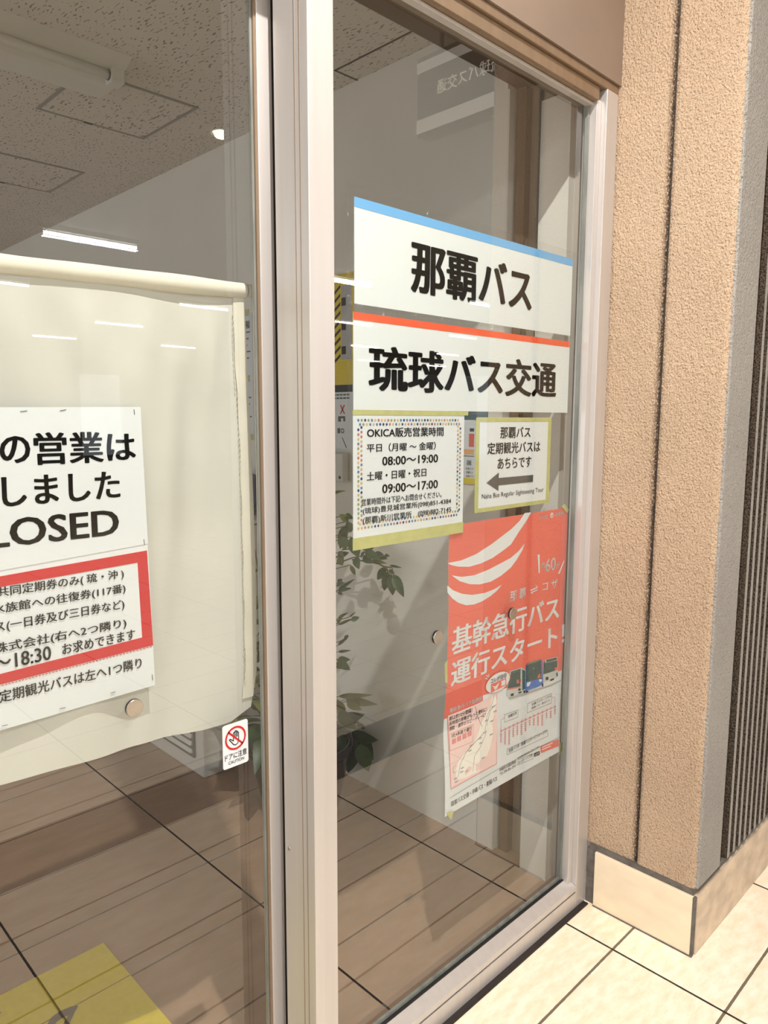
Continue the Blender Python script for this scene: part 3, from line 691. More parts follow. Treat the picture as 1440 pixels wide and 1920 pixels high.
def cwave(x, z):
    d = max(0.0, (cz-0.045-z))/0.8; top = max(0, 1-d*3.5)
    w = 0.0055*math.sin(x*17+1.2*math.sin(z*3))*min(1, d*3+0.25)
    w += 0.004*math.sin((x-0.12*d)*34+1)*math.exp(-d*0.6)*min(1, d*6)*(1 if x > 0.45 else max(0, 1-(0.45-x)*4))
    w += 0.0030*math.sin(x*58+z*6)*top*min(1, d*12)
    w += 0.006*math.exp(-((x-0.69+0.10*d)/0.028)**2)*(1-0.3*d)*min(1, d*8) + 0.0055*math.exp(-((x-0.505)/0.016)**2)*math.exp(-d*3)*min(1, d*8)
    w += 0.004*math.exp(-((x-0.75+0.05*d)/0.014)**2)*math.exp(-d*2.5)*min(1, d*8)
    return -1.7*w
m = MB(); NX, NZ = 150, 70; xl = -0.64; vs = []
def xr_at(z): return px(466, 900, 1, CY).x - 0.004*math.sin((z-1)*9) - (0.006 if z > cz-0.09 else 0)
for j in range(NZ+1):
    zz = j/NZ
    for i in range(NX+1):
        u = i/NX; xr = px(456, 600, 1, CY).x + (px(466, 900, 1, CY).x-px(456, 600, 1, CY).x)*min(1, (zz)*3)
        zb_ = z_bot + 0.012*math.sin(u*9+2) - 0.006*(1-u) + 0.02*max(0, (u-0.965)/0.035)
        xx = xl+(xr-xl)*u; zt_ = rodz(xx)-0.012
        z = zt_ + (zb_-zt_)*zz
        if zz > 0.93 and u > 0.9: xx -= 0.010*((zz-0.93)/0.07)*((u-0.9)/0.1)
        vs.append((xx, CY+cwave(xx, z), z))
fs = [(j*(NX+1)+i, j*(NX+1)+i+1, (j+1)*(NX+1)+i+1, (j+1)*(NX+1)+i) for j in range(NZ) for i in range(NX)]
m.add(vs, fs); obj('cloth', m, CLOTH, cur, 0, True)
m = MB(); n = 40; pts = []; rr = []
for i in range(n+1):
    u = i/n; xx = xl+(x_cl-xl)*u; pts.append((xx, CY, rodz(xx)-0.001)); rr.append(0.0155+0.0006*math.sin(u*50)+0.0008*math.sin(u*23))
m.tube(pts, rr, 16, 0, False); obj('rod_pocket', m, HEM, cur, 0, True)
m = MB(); vs = []
for j in range(41):
    zz = j/40; z = cz-0.005+(z_bot+0.03-(cz-0.005))*zz
    xr = px(456, 600, 1, CY).x + (px(466, 900, 1, CY).x-px(456, 600, 1, CY).x)*min(1, zz*3) - (0.008*max(0, (zz-0.93)/0.07))
    for q in (0.024, 0.012, -0.0015): xx = xr-q; vs.append((xx, CY+cwave(xx, z)-0.0032-(0.0012*math.sin(z*60) if q == 0.024 else 0), z))
m.add(vs, [(3*j+i, 3*j+i+1, 3*j+i+4, 3*j+i+3) for j in range(40) for i in range(2)]); obj('side_hem', m, HEM, cur, 0, True)
m = MB(); z = cz-0.05
while z > z_bot+0.05:
    xx = px(466, 900, 1, CY).x-0.0265 - 0.004*(1 if z > cz-0.2 else 0); m.box(xx, xx+0.0015, CY+cwave(xx, z)-0.0052, CY+cwave(xx, z)-0.004, z, z+0.005); z -= 0.011
obj('stitching', m, varied('pale_thread', rgb(206, 198, 180), 0.05, 20, 0.8), cur)

# the notice pinned to the cloth
NY = 1.198
def n4(x, y): return px(x, y, 1, NY)
no = thing('closed_notice', (0.3, NY, 1.0), 'large white CLOSED notice with a red framed panel, pinned to the cream cloth', 'notice')
def npoly(mb, pts, off, mi=0, th=0.0008):
    q = [px(x, y, 1, NY) for x, y in pts]; return mb.prism([(p.x, NY-off, p.z) for p in q], (0, th, 0), mi)
# sheets keep a straight upright right edge on the cloth
m = MB(); npoly(m, [(-160, 764), (262, 763), (276, 1019), (-160, 1098)], 0.003); obj('upper_sheet', m, PAPER, no)
m = MB(); npoly(m, [(-160, 1096), (276, 1017), (290, 1284), (-160, 1416)], 0.0018); obj('lower_sheet', m, PAPER, no)
def q4(x, y): return (x/2.88, 760+y/2.88)
def q5(x, y): return (x/2.571, 1180+y/2.571)
m = MB()
npoly(m, [q4(-300, 975), q4(790, 783), q4(740, 848), q4(-300, 1032)], 0.0026)
npoly(m, [q4(790, 783), q5(735, 75), q5(683, 38), q4(740, 848)], 0.0026)
npoly(m, [q5(735, 75), q5(-250, 328), q5(-250, 278), q5(683, 38)], 0.0026)
obj('red_border', m, RED, no)
def t4(mb, s, l, r, t, b, zx, bold=0.016): return ptext(mb, s, l/2.88, r/2.88, 760+t/2.88, 760+b/2.88, zx/2.88, NY, 0.0036, bold)
def t5(mb, s, l, r, t, b, zx, bold=0.016): return ptext(mb, s, l/2.571, r/2.571, 1180+t/2.571, 1180+b/2.571, zx/2.571, NY, 0.0036, bold)
for args in (('t4', 'の', -8, 160, 165, 312, 80, .035), ('t4', '営業は', 178, 728, 145, 320, 265, .035), ('t4', 'しました', 5, 645, 382, 545, 60, .035), ('t4', 'LOSED', -78, 640, 603, 755, 120, .03),
             ('t4', '共同定期券のみ( 琉・沖 )', -20, 668, 975, 1038, 20, .022), ('t4', '水族館への往復券(117番)', -48, 678, 1068, 1130, 0, .022), ('t4', 'バス(一日券及び三日券など)', -108, 672, 1158, 1225, 20, .022),
             ('t5', '株式会社(右へ2つ隣り)', -35, 610, 55, 112, 30, .022), ('t5', '～18:30', -38, 245, 118, 188, 35, .022), ('t5', 'お求めできます', 295, 650, 62, 118, 320, .022), ('t5', '定期観光バスは左へ1つ隣り', -8, 685, 288, 348, 20, .022)):
    m = MB(); (t4 if args[0] == 't4' else t5)(m, *args[1:]); obj('lettering', m, INK, no)
m = MB()
for (x, y), (x2, y2) in ((q4(105, 32), q4(142, 28)), (q4(318, 28), q4(352, 22)), (q5(530, 304), q5(552, 297)), (q5(283, 380), q5(312, 373)), (q5(5, 462), q5(33, 455))):
    npoly(m, [(x, y), (x2, y2), (x2, y2+0.8), (x, y+0.8)], 0.0042)
for (x, y), (x2, y2) in ((q4(717, 22), q4(720, 50)), (q4(770, 722), q4(774, 752)), (q5(728, 215), q5(731, 243))): npoly(m, [(x, y), (x+0.8, y), (x2+0.8, y2), (x2, y2)], 0.0042)
obj_each('staple', m, GREYINK, no)
m = MB()
for i in range(46):
    a = i/46.0; x = 290*a-4; yb = 1180+(75+190*(1-(x/286.0)))/2.571+1.3; x2 = x+3.8; yb2 = 1180+(75+190*(1-(x2/286.0)))/2.571+1.3
    npoly(m, [(x, yb), (x2, yb2), (x2, yb2+1.0), (x, yb+1.0)], 0.0030)
obj('dashed_line_print', m, RED, no)

# caution sticker on the door glass
SY = 1.1643
cs = thing('caution_sticker', (0.74, SY, 0.8), 'small white no-touch hand sticker at the lower right of the glass door', 'sticker')
def s5(x, y): p = px(x/2.571, 1180+y/2.571, 1, SY); return p.x, p.z
a = s5(1071, 470); b = s5(1197, 650)
x0, x1 = a[0], s5(1196, 540)[0]; z1 = a[1]; z0 = s5(1075, 682)[1]
def rrect(x0, x1, z0, z1, r, n=5):
    out = []
    for cx, cz_, a0 in ((x1-r, z1-r, 0), (x0+r, z1-r, 90), (x0+r, z0+r, 180), (x1-r, z0+r, 270)):
        for i in range(n+1): t_ = math.radians(a0+90*i/n); out.append((cx+r*math.cos(t_), cz_+r*math.sin(t_)))
    return out
m = MB(); m.prism([(x, SY, z) for x, z in rrect(x0, x1, z0, z1, 0.005)], (0, 0.0004, 0)); obj('sheet', m, PAPER, cs)
cxs = (x0+x1)/2; czs = z1-(x1-x0)*0.54; R = (x1-x0)*0.41
def yring(mb, cx, cz_, r0, r1, y, n=40, mi=0, sx=1):
    vs = []
    for i in range(n):
        t_ = 2*math.pi*i/n
        vs += [(cx+sx*r0*math.cos(t_), y, cz_+r0*math.sin(t_)), (cx+sx*r1*math.cos(t_), y, cz_+r1*math.sin(t_))]
    mb.add(vs, [(2*i, 2*i+1, 2*((i+1) % n)+1, 2*((i+1) % n)) for i in range(n)], mi)
def stroke(mb, pts, w, y, mi=0):
    for (ax, az), (bx, bz) in zip(pts, pts[1:]):
        d = Vector((bx-ax, 0, bz-az)); L = d.length
        if L < 1e-7: continue
        n_ = Vector((-d.z, 0, d.x))/L*w/2; e = d/L*w*0.3
        A = Vector((ax, y, az))-e; B = Vector((bx, y, bz))+e
        mb.poly([A-n_, B-n_, B+n_, A+n_], mi)
m = MB()
hp = [(-.20, .05), (-.20, .45), (-.13, .52), (-.07, .45), (-.07, .10), (-.07, .55), (0, .62), (.06, .55), (.06, .10), (.06, .52), (.12, .58), (.18, .52), (.18, .08), (.18, .38), (.24, .44), (.30, .38), (.30, -.25), (.20, -.52), (.0, -.60), (-.2, -.52), (-.36, -.30), (-.52, -.10), (-.60, -.02), (-.52, .04), (-.40, -.04), (-.20, -.20), (-.20, .05)]
stroke(m, [(cxs+R*h[0], czs+R*h[1]) for h in hp], R*0.075, SY-0.0004); obj('hand_outline', m, INK, cs)
m = MB(); yring(m, cxs, czs, R*0.84, R, SY-0.0007); stroke(m, [(cxs-R*.64, czs+R*.64), (cxs+R*.64, czs-R*.64)], R*0.15, SY-0.0007); obj('red_prohibition_ring', m, RED, cs)
w_ = x1-x0
m = MB(); put_text(m, 'ドアに注意', x0+.07*w_, x1-.07*w_, z0+(z1-z0)*.19, z0+(z1-z0)*.335, ('y', SY-.0006), .012); obj('lettering', m, INK, cs)
m = MB(); put_text(m, 'CAUTION', x0+.20*w_, x1-.18*w_, z0+(z1-z0)*.085, z0+(z1-z0)*.155, ('y', SY-.0006), .01); obj('lettering', m, INK, cs)

# round collision markers on the glass
def marker(x, y, plane, label, rpx):
    p = px(x, y, 1, plane); r = 0.0152
    t = thing('glass_marker', (p.x, plane, p.z), label, 'marker', 'round steel markers on the glass')
    m = MB(); m.tube([(p.x, plane-0.0002, p.z), (p.x, plane-0.0042, p.z)], r*1.01, 36); obj('black_base', m, BLACKP, t)
    m = MB(); m.tube([(p.x, plane-0.0043, p.z), (p.x, plane-0.0062, p.z), (p.x, plane-0.0068, p.z)], [r, r, r*.96], 36); obj('steel_face', m, STEEL, t)
marker(250, 1326, DY, 'round steel marker on the door glass below the CLOSED notice', 0)
marker(818, 1194, GY, 'round steel marker on clear glass left of the coral poster', 0)
marker(959, 1150, GY, 'round steel marker in front of the coral poster', 0)

# ================================================================== SIGNS BEHIND THE FIXED PANE
FY = GY+0.0100                              # sheets hang just behind the pane
def c8(x, y): return (620+x/2.88, 620+y/2.88)
def c7(x, y): return (620+x/2.88, 340+y/2.88)
def P(x, y): return px(x, y, 1, FY)
def rect_px(tl, tr, br, bl):
    a, b, c, d = P(*tl), P(*tr), P(*br), P(*bl)
    return (a.x+d.x)/2, (b.x+c.x)/2, (c.z+d.z)/2, (a.z+b.z)/2
# blue and orange company boards
for key in ('blue', 'orange'):
    if key == 'blue':
        x0, x1, z0, z1 = rect_px((664, 367), (1077, 488), (1066, 628), (665, 571)); lab = 'white laminated bus company sign with a blue stripe, topmost on the glass'
        zs = P(664, 387).z; txt = ('那覇バス', 770, 998.5, 457, 553, 800)
    else:
        x0, x1, z0, z1 = rect_px((662, 580), (1068, 644), (1064, 772), (663, 771)); lab = 'white laminated bus company sign with an orange stripe, second from the top'
        zs = P(663, 599).z; txt = ('琉球バス交通', 690.5, 1044, 646, 733, 700)
    t = thing('company_sign', ((x0+x1)/2, FY, z0), lab, 'sign', 'company signs on the glass')
    m = MB(); m.box(x0, x1, FY, FY+0.0012, z0, z1); obj('card', m, SHEET, t)
    m = MB(); m.box(x0, x1, FY-0.0005, FY-0.0001, zs, z1); obj('%s_stripe' % key, m, BLUE if key == 'blue' else ORANGE, t)
    m = MB(); ptext(m, txt[0], txt[1], txt[2], txt[3], txt[4], txt[5], FY, 0.0008, 0.044); obj('lettering', m, INK, t)
    m = MB(); e = 0.02 if key == 'blue' else 0.016
    # a laminate margin round the card, slightly rippled
    vs = []; N = 36
    def ring_pts(d):
        out = []
        for i in range(N): out.append((x0-d+(x1-x0+2*d)*i/N, z1+d))
        for i in range(12): out.append((x1+d, z1+d-(z1-z0+2*d)*i/12))
        for i in range(N): out.append((x1+d-(x1-x0+2*d)*i/N, z0-d*0.4))
        for i in range(12): out.append((x0-d, z0-d*0.4+(z1-z0+1.4*d)*i/12))
        return out
    a, b = ring_pts(0.0), ring_pts(e)
    n = len(a)
    vs = [(x, FY+0.0004, z) for x, z in a]+[(x, FY+0.0004+0.0012*math.sin(i*1.7), z) for i, (x, z) in enumerate(b)]
    m.add(vs, [(i, (i+1) % n, n+(i+1) % n, n+i) for i in range(n)]); obj('clear_margin', m, FILM, t)
# fare card hours sheet
x0, x1, z0, z1 = rect_px((661, 776.5), (870, 778), (868, 982), (663, 1007.5))
t = thing('hours_sheet', ((x0+x1)/2, FY, z0), 'white opening hours sheet with a dotted border and yellow tape', 'notice')
m = MB(); m.box(x0, x1, FY, FY+0.0008, z0, z1); obj('sheet', m, PAPER, t)
for s, l, r, a, b, zx, bo in (('OKICA販売営業時間', 195, 608, 524, 578, 200, .022), ('平日（月曜 ～ 金曜）', 193, 566, 610, 657, 215, .02), ('08:00～19:00', 277, 578, 681, 728, 285, .022), ('土曜・日曜・祝日', 193, 515, 762, 810, 215, .02),
                        ('09:00～17:00', 277, 577, 830, 878, 285, .022), ('営業時間外は下記へお問合せください。', 165, 596, 908, 946, 180, .018), ('(琉球)豊見城営業所(098)851-4384', 172, 648, 956, 996, 180, .018), ('(那覇)新川営業所　(098)882-7145', 172, 648, 1006, 1048, 180, .018)):
    m = MB(); ptext(m, s, 620+l/2.88, 620+r/2.88, 620+a/2.88, 620+b/2.88, 620+zx/2.88, FY, 0.0010, bo); obj('lettering', m, INK, t)
m = MB(); cols = [base('dusty_red_ink', rgb(196, 120, 110), .5), base('dusty_orange_ink', rgb(214, 178, 120), .5), base('dusty_blue_ink', rgb(92, 128, 164), .5), base('olive_ink', rgb(150, 156, 112), .5), base('navy_ink', rgb(42, 64, 118), .5), base('tan_ink', rgb(206, 176, 130), .5)]
def dot(xx, zz): r_ = 0.0030; m.poly([(xx+r_*math.cos(-q*math.pi/4), FY-0.0006, zz-r_*math.sin(-q*math.pi/4)) for q in range(8)][::-1], random.randrange(6))
bx0, bx1, bz0, bz1 = x0+0.014, x1-0.014, z0+0.020, z1-0.012
s_ = 0.0094
for row in (0, 1):
    xx = bx0+row*s_/2
    while xx < bx1: dot(xx, bz1-row*0.0085); dot(xx, bz0+row*0.0085); xx += s_
    zz = bz0+0.012+row*s_/2
    while zz < bz1-0.012: dot(bx0+row*0.0085, zz); dot(bx1-row*0.0085, zz); zz += s_
obj('dot_border', m, cols, t)
m = MB(); m.box(x0-0.002, x1+0.001, FY-0.0012, FY-0.0004, z0-0.024, z0+0.001); m.box(x0-0.002, x0+0.36, FY-0.0012, FY-0.0004, z1-0.001, z1+0.008); obj_each('yellow_tape', m, TAPE, t)
# direction sheet
x0, x1, z0, z1 = rect_px((893, 785), (1034, 782), (1028, 944), (888, 961))
t = thing('direction_sheet', ((x0+x1)/2, FY, z0), 'white sheet with a grey left arrow, edged all round in yellow tape', 'notice')
xi0, xi1, zi0, zi1 = rect_px(c8(803, 492), c8(1174, 490), c8(1162, 916), c8(795, 956))
m = MB(); m.box(xi0-.01, xi1+.01, FY, FY+0.0008, zi0-.01, zi1+.01); obj('sheet', m, PAPER, t)
m = MB(); m.box(x0, x1, FY-0.0008, FY-0.0002, zi1, z1); m.box(x0, x1, FY-0.0008, FY-0.0002, z0, zi0); m.box(x0, xi0, FY-0.0011, FY-0.0003, z0, z1); m.box(xi1, x1, FY-0.0011, FY-0.0003, z0+.003, z1); obj_each('yellow_tape', m, TAPE, t)
for s, l, r, a, b, zx, bo in (('那覇バス', 915, 1078, 520, 582, 935, .02), ('定期観光バスは', 845, 1130, 604, 668, 865, .02), ('あちらです', 900, 1082, 688, 748, 915, .02), ('Naha Bus Regular Sightseeing Tour', 815, 1147, 882, 916, 825, .004)):
    m = MB(); ptext(m, s, 620+l/2.88, 620+r/2.88, 620+a/2.88, 620+b/2.88, 620+zx/2.88, FY, 0.0010, bo); obj('lettering', m, INK, t)
tip = P(*c8(840, 822)); hb = P(*c8(906, 816)); re = P(*c8(1092, 795)); hh = (P(*c8(906, 766)).z-P(*c8(906, 865)).z)/2; sh = (P(*c8(906, 798)).z-P(*c8(906, 838)).z)/2
m = MB(); m.poly([(x, FY-0.0007, z) for x, z in ((tip.x, tip.z), (hb.x, tip.z-hh), (hb.x, tip.z-sh), (re.x, tip.z-sh), (re.x, tip.z+sh), (hb.x, tip.z+sh), (hb.x, tip.z+hh))]); obj('arrow', m, GREYINK, t)

# ------------------------------------------------------------------ coral bus poster
PLY = GY+0.0125
PA = lambda x, y: (820+x/5.333, 940+y/5.333)
PB = lambda x, y: (820+x/5.54, 1220+y/5.54)
def PP(q): return px(q[0], q[1], 1, PLY)
c = [PP(q) for q in ((841, 989), (1062, 950), (1052, 1408), (842, 1528))]
px0, px1, pz0, pz1 = (c[0].x+c[3].x)/2-.004, (c[1].x+c[2].x)/2, (c[2].z+c[3].z)/2, (c[0].z+c[1].z)/2
def pw_(x, z):                             # the sheet bellies out and curls at its lower left edge
    v = (pz1-z)/(pz1-pz0); u = (x-px0)/(px1-px0)
    w = 0.0035*(0.5-0.5*math.cos(2*math.pi*min(1, max(0, u))*1.0))*math.sin(math.pi*min(1, max(0, v)))
    w += 0.0012*math.sin(v*14+u*3)
    w += 0.0011*(1-abs(2*((u*2) % 1)-1)) + 0.0011*(1-abs(2*((v*4) % 1)-1))
    w += 0.010*max(0, 1-u*4)*math.exp(-((v-0.72)/0.12)**2)
    return w+0.0012
po = thing('bus_poster', ((px0+px1)/2, PLY, pz0), 'coral red and white bus poster with swooshes and three buses, taped low on the glass', 'poster')
m = MB(); NXp, NZp = 48, 72; vs = []
for j in range(NZp+1):
    for i in range(NXp+1):
        xx = px0+(px1-px0)*i/NXp; zz = pz0+(pz1-pz0)*j/NZp; vs.append((xx, PLY+pw_(xx, zz), zz))
m.add(vs, [(j*(NXp+1)+i, j*(NXp+1)+i+1, (j+1)*(NXp+1)+i+1, (j+1)*(NXp+1)+i) for j in range(NZp) for i in range(NXp)]); obj('sheet', m, PAPER, po, 0, True)
OFFS = [0.0004]
def pgrid(mb, xa, xb, za_fn, zb_fn, off, nx=24, nz=24, mi=0):
    vs = []
    for j in range(nz+1):
        for i in range(nx+1):
            xx = xa+(xb-xa)*i/nx; zz = za_fn(xx)+(zb_fn(xx)-za_fn(xx))*j/nz; vs.append((xx, PLY+pw_(xx, zz)-off, zz))
    mb.add(vs, [(j*(nx+1)+i, j*(nx+1)+i+1, (j+1)*(nx+1)+i+1, (j+1)*(nx+1)+i) for j in range(nz) for i in range(nx)], mi)
def ppoly(mb, pts, off, mi=0):             # flat shape printed on the sheet, following its waves
    import bmesh
    w = [PP(q) for q in pts]; bm = bmesh.new()
    f = bm.faces.new([bm.verts.new((p.x, 0, p.z)) for p in w]); bm.normal_update()
    bmesh.ops.triangulate(bm, faces=[f])
    for _ in range(2): bmesh.ops.subdivide_edges(bm, edges=[e for e in bm.edges if e.calc_length() > 0.02], cuts=1, use_grid_fill=True); bmesh.ops.triangulate(bm, faces=bm.faces[:])
    bm.verts.index_update(); bm.faces.ensure_lookup_table()
    vs = [(v.co.x, PLY+pw_(v.co.x, v.co.z)-off, v.co.z) for v in bm.verts]
    fs = [tuple(v.index for v in f.verts) for f in bm.faces]
    bm.free(); mb.add(vs, fs, mi); return mb
def pstroke(mb, pts, w, off, mi=0):
    ws = [PP(q) for q in pts]
    for a, b in zip(ws, ws[1:]):
        d = Vector((b.x-a.x, 0, b.z-a.z)); L = d.length
        if L < 1e-6: continue
        n_ = Vector((-d.z, 0, d.x))/L*w/2
        mb.poly([(p.x, PLY+pw_(p.x, p.z)-off, p.z) for p in (a-n_, b-n_, b+n_, a+n_)], mi)
# coral field
zl = PP(PB(100, 725)).z; zmid = PP(PB(480, 500)).z; xm = PP(PB(488, 470)).x; zr = PP(PB(1305, 200)).z
m = MB(); zA = PP(PB(488, 470)).z; 
pgrid(m, px0, xm, lambda x: zl+(PP(PB(485, 525)).z-zl)*(x-px0)/(xm-px0), lambda x: pz1, 0.0005)
pgrid(m, xm, px1, lambda x: zA+(zr-zA)*(x-xm)/(px1-xm), lambda x: pz1, 0.0005)
obj('coral_field', m, CORAL, po, 0, True)
sw = [[(108, 620), (250, 592), (400, 530), (550, 432), (650, 355), (750, 275), (830, 195), (880, 118), (945, 110), (900, 192), (820, 312), (745, 432), (660, 500), (560, 570), (450, 622), (330, 656), (220, 655), (150, 640)],
      [(150, 742), (250, 757), (380, 740), (520, 685), (640, 622), (740, 568), (820, 500), (880, 425), (858, 490), (800, 585), (740, 665), (640, 748), (540, 805), (430, 832), (330, 830), (230, 800)],
      [(104, 842), (160, 890), (250, 925), (350, 936), (480, 917), (570, 882), (650, 835), (600, 897), (540, 948), (450, 1003), (370, 1032), (290, 1040), (210, 1015), (150, 972), (104, 912)]]
m = MB()
for s in sw: ppoly(m, [PA(*q) for q in s], 0.0009)
obj_each('white_swoosh', m, PAPER, po)
def pt(s, conv, l, r, a, b, zx, mat, bold=0.012, off=0.0011):
    mb = MB(); q0 = conv(l, (a+b)/2); q1 = conv(r, (a+b)/2); qt = conv(zx, a); qb = conv(zx, b)
    A, B, T, D = PP(q0), PP(q1), PP(qt), PP(qb)
    put_text(mb, s, A.x, B.x, D.z, T.z, ('y', PLY-off), bold, pw_); return obj('lettering', mb, mat, po)
pt('約', PA, 1042, 1080, 612, 672, 1060, PAPER, .02); pt('60', PA, 1086, 1184, 578, 706, 1100, PAPER, .01); pt('分', PA, 1188, 1225, 606, 668, 1205, PAPER, .02)
pt('那 覇', PA, 735, 893, 902, 1005, 750, PAPER, .012); pt('コ ザ', PA, 1060, 1210, 808, 898, 1080, PAPER, .02)
pt('基幹急行バス', PA, 148, 1215, 1238, 1518, 235, PAPER, .035)
pt('運行スタート！', lambda x, y: (x, y), 847, 1056, 1236, 1284, 862, PAPER, .035)
m = MB(); ppoly(m, [PA(1008, 536), PA(1028, 532), PA(1030, 718), PA(1018, 720)], 0.0011); ppoly(m, [PA(1268, 585), PA(1270, 600), PA(1222, 728), PA(1208, 722)], 0.0011)
ppoly(m, [PA(940, 888), PA(1005, 858), PA(985, 838), PA(1010, 850), PA(1012, 868), PA(942, 900)], 0.0011); ppoly(m, [PA(942, 912), PA(1010, 882), PA(1010, 892), PA(960, 915), PA(968, 930), PA(950, 922)], 0.0011)
for a, b in (((522, 262), (550, 282)), ((512, 292), (540, 300)), ((540, 248), (556, 272))): pstroke(m, [PB(*a), PB(*b)], 0.002, 0.0011)
obj_each('emphasis_mark', m, PAPER, po)
# corner credits
pt('バス党', PA, 1025, 1105, 148, 190, 1035, PAPER, .02); pt('わったー', PA, 1032, 1100, 124, 142, 1040, PAPER, .01); pt('沖縄県', PA, 1172, 1265, 112, 150, 1180, PAPER, .02)
m = MB(); p_ = PP(PA(1150, 140)); yring(m, p_.x, p_.z, 0.0045, 0.0075, PLY+pw_(p_.x, p_.z)-0.0011, 24)
q_ = PP(PA(1147, 134)); yring(m, q_.x, q_.z, 0.0, 0.0028, PLY+pw_(q_.x, q_.z)-0.0011, 16); obj('ring_logo', m, PAPER, po)
# buses
def bus(parts):
    for nm, mat, pts in parts:
        mb = MB()
        for s in pts: ppoly(mb, [PB(*q) for q in s], 0.0013 if nm == 'bus_body' else 0.0016)
        obj_each(nm, mb, mat, po)
bus([('bus_body', SILVER, [[(768, 215), (882, 180), (905, 188), (925, 205), (920, 412), (885, 432), (728, 475), (728, 440), (745, 330)]]),
     ('windscreen', TEAL, [[(776, 238), (876, 208), (872, 372), (738, 396), (752, 330)], [(890, 196), (922, 212), (918, 400), (890, 416)]]),
     ('roof_panel', base('slate_ink', rgb(74, 84, 100), .5), [[(775, 222), (878, 190), (877, 206), (774, 237)]]),
     ('red_band', CORAL, [[(736, 400), (872, 374), (872, 384), (734, 412)], [(835, 305), (880, 295), (880, 330), (835, 345)]]),
     ('wheel', INK, [[(770, 452), (800, 445), (800, 468), (770, 474)], [(850, 432), (882, 424), (882, 440), (850, 448)], [(848, 398), (874, 392), (874, 415), (848, 420)]])])
bus([('bus_body', BUSBLUE, [[(932, 150), (1084, 92), (1096, 105), (1105, 350), (1040, 385), (915, 428), (925, 320)]]),
     ('windscreen', TEAL, [[(936, 155), (1082, 98), (1090, 292), (930, 326)]]),
     ('roof_panel', base('grey_teal_ink', rgb(112, 134, 132), .5), [[(945, 135), (1080, 88), (1082, 100), (938, 156)], [(1000, 180), (1020, 174), (1020, 188), (1000, 194)], [(1000, 240), (1026, 232), (1026, 250), (1000, 258)]]),
     ('headlamp', PAPER, [[(938, 335), (980, 325), (962, 368), (936, 376)], [(1058, 300), (1088, 296), (1092, 318), (1068, 328)]]),
     ('wheel', INK, [[(903, 420), (918, 415), (918, 440), (905, 442)], [(925, 425), (950, 418), (950, 436), (930, 440)], [(1090, 345), (1104, 338), (1106, 372), (1092, 378)]]),
     ('red_sticker', CORAL, [[(1040, 235), (1088, 222), (1090, 275), (1045, 290)]])])
bus([('bus_body', SILVER, [[(1128, 92), (1245, 62), (1256, 270), (1200, 298), (1112, 330), (1104, 330), (1106, 130)]]),
     ('windscreen', TEAL, [[(1132, 125), (1244, 100), (1248, 200), (1112, 246), (1114, 140)], [(1108, 130), (1124, 100), (1118, 240), (1106, 246)]]),
     ('roof_panel', base('deep_slate_ink', rgb(66, 86, 92), .5), [[(1134, 96), (1238, 70), (1240, 94), (1136, 120)]]),
     ('wheel', INK, [[(1176, 300), (1214, 285), (1214, 302), (1178, 318)], [(1128, 278), (1156, 270), (1156, 302), (1130, 308)], [(1236, 232), (1250, 226), (1252, 262), (1240, 268)]]),
     ('red_sticker', CORAL, [[(1220, 178), (1248, 170), (1248, 200), (1222, 208)]])])
m = MB(); ppoly(m, [PB(740, 490), PB(880, 450), PB(1180, 355), PB(1290, 300), PB(1290, 315), PB(1180, 372), PB(900, 470), PB(760, 512)], 0.0010); obj('bus_shadow_print', m, LGREY, po)
# oval badge
p_ = PP(PB(640, 330)); bx, bz = p_.x, p_.z; ex = (PP(PB(765, 330)).x-PP(PB(515, 330)).x)/2; ez = (PP(PB(640, 232)).z-PP(PB(640, 432)).z)/2
m = MB(); m.poly([(bx+ex*math.cos(a), PLY+pw_(bx, bz)-0.0026, bz+ez*math.sin(a)) for a in [i*math.pi/20 for i in range(40)]]); obj('oval_badge', m, PAPER, po)
m = MB(); yring(m, 0, 0, 0, 0, 0, 3); m = MB()
vs = []
for i in range(40):
    a = i*math.pi/20
    for r_ in (0.97, 1.02): vs.append((bx+ex*r_*math.cos(a), PLY+pw_(bx, bz)-0.0028, bz+ez*r_*math.sin(a)))
m.add(vs, [(2*i, 2*i+1, 2*((i+1) % 40)+1, 2*((i+1) % 40)) for i in range(40)]); obj('badge_outline', m, CORAL, po)
pt('コレが目印', PB, 562, 722, 285, 335, 590, INK, .02, .0034)
m = MB(); ppoly(m, [PB(565, 352), PB(722, 285), PB(722, 358), PB(565, 440)], 0.0030); obj('badge_square', m, CORAL, po)
m = MB()
for k_ in range(3): ppoly(m, [PB(575+k_*12, 372+k_*22), PB(610, 372+k_*16), PB(652-k_*8, 330+k_*14), PB(640-k_*6, 362+k_*14), PB(605, 390+k_*14)], 0.0034)
ppoly(m, [PB(672, 318), PB(712, 300), PB(712, 352), PB(672, 372)], 0.0034); obj('badge_logo', m, PAPER, po)
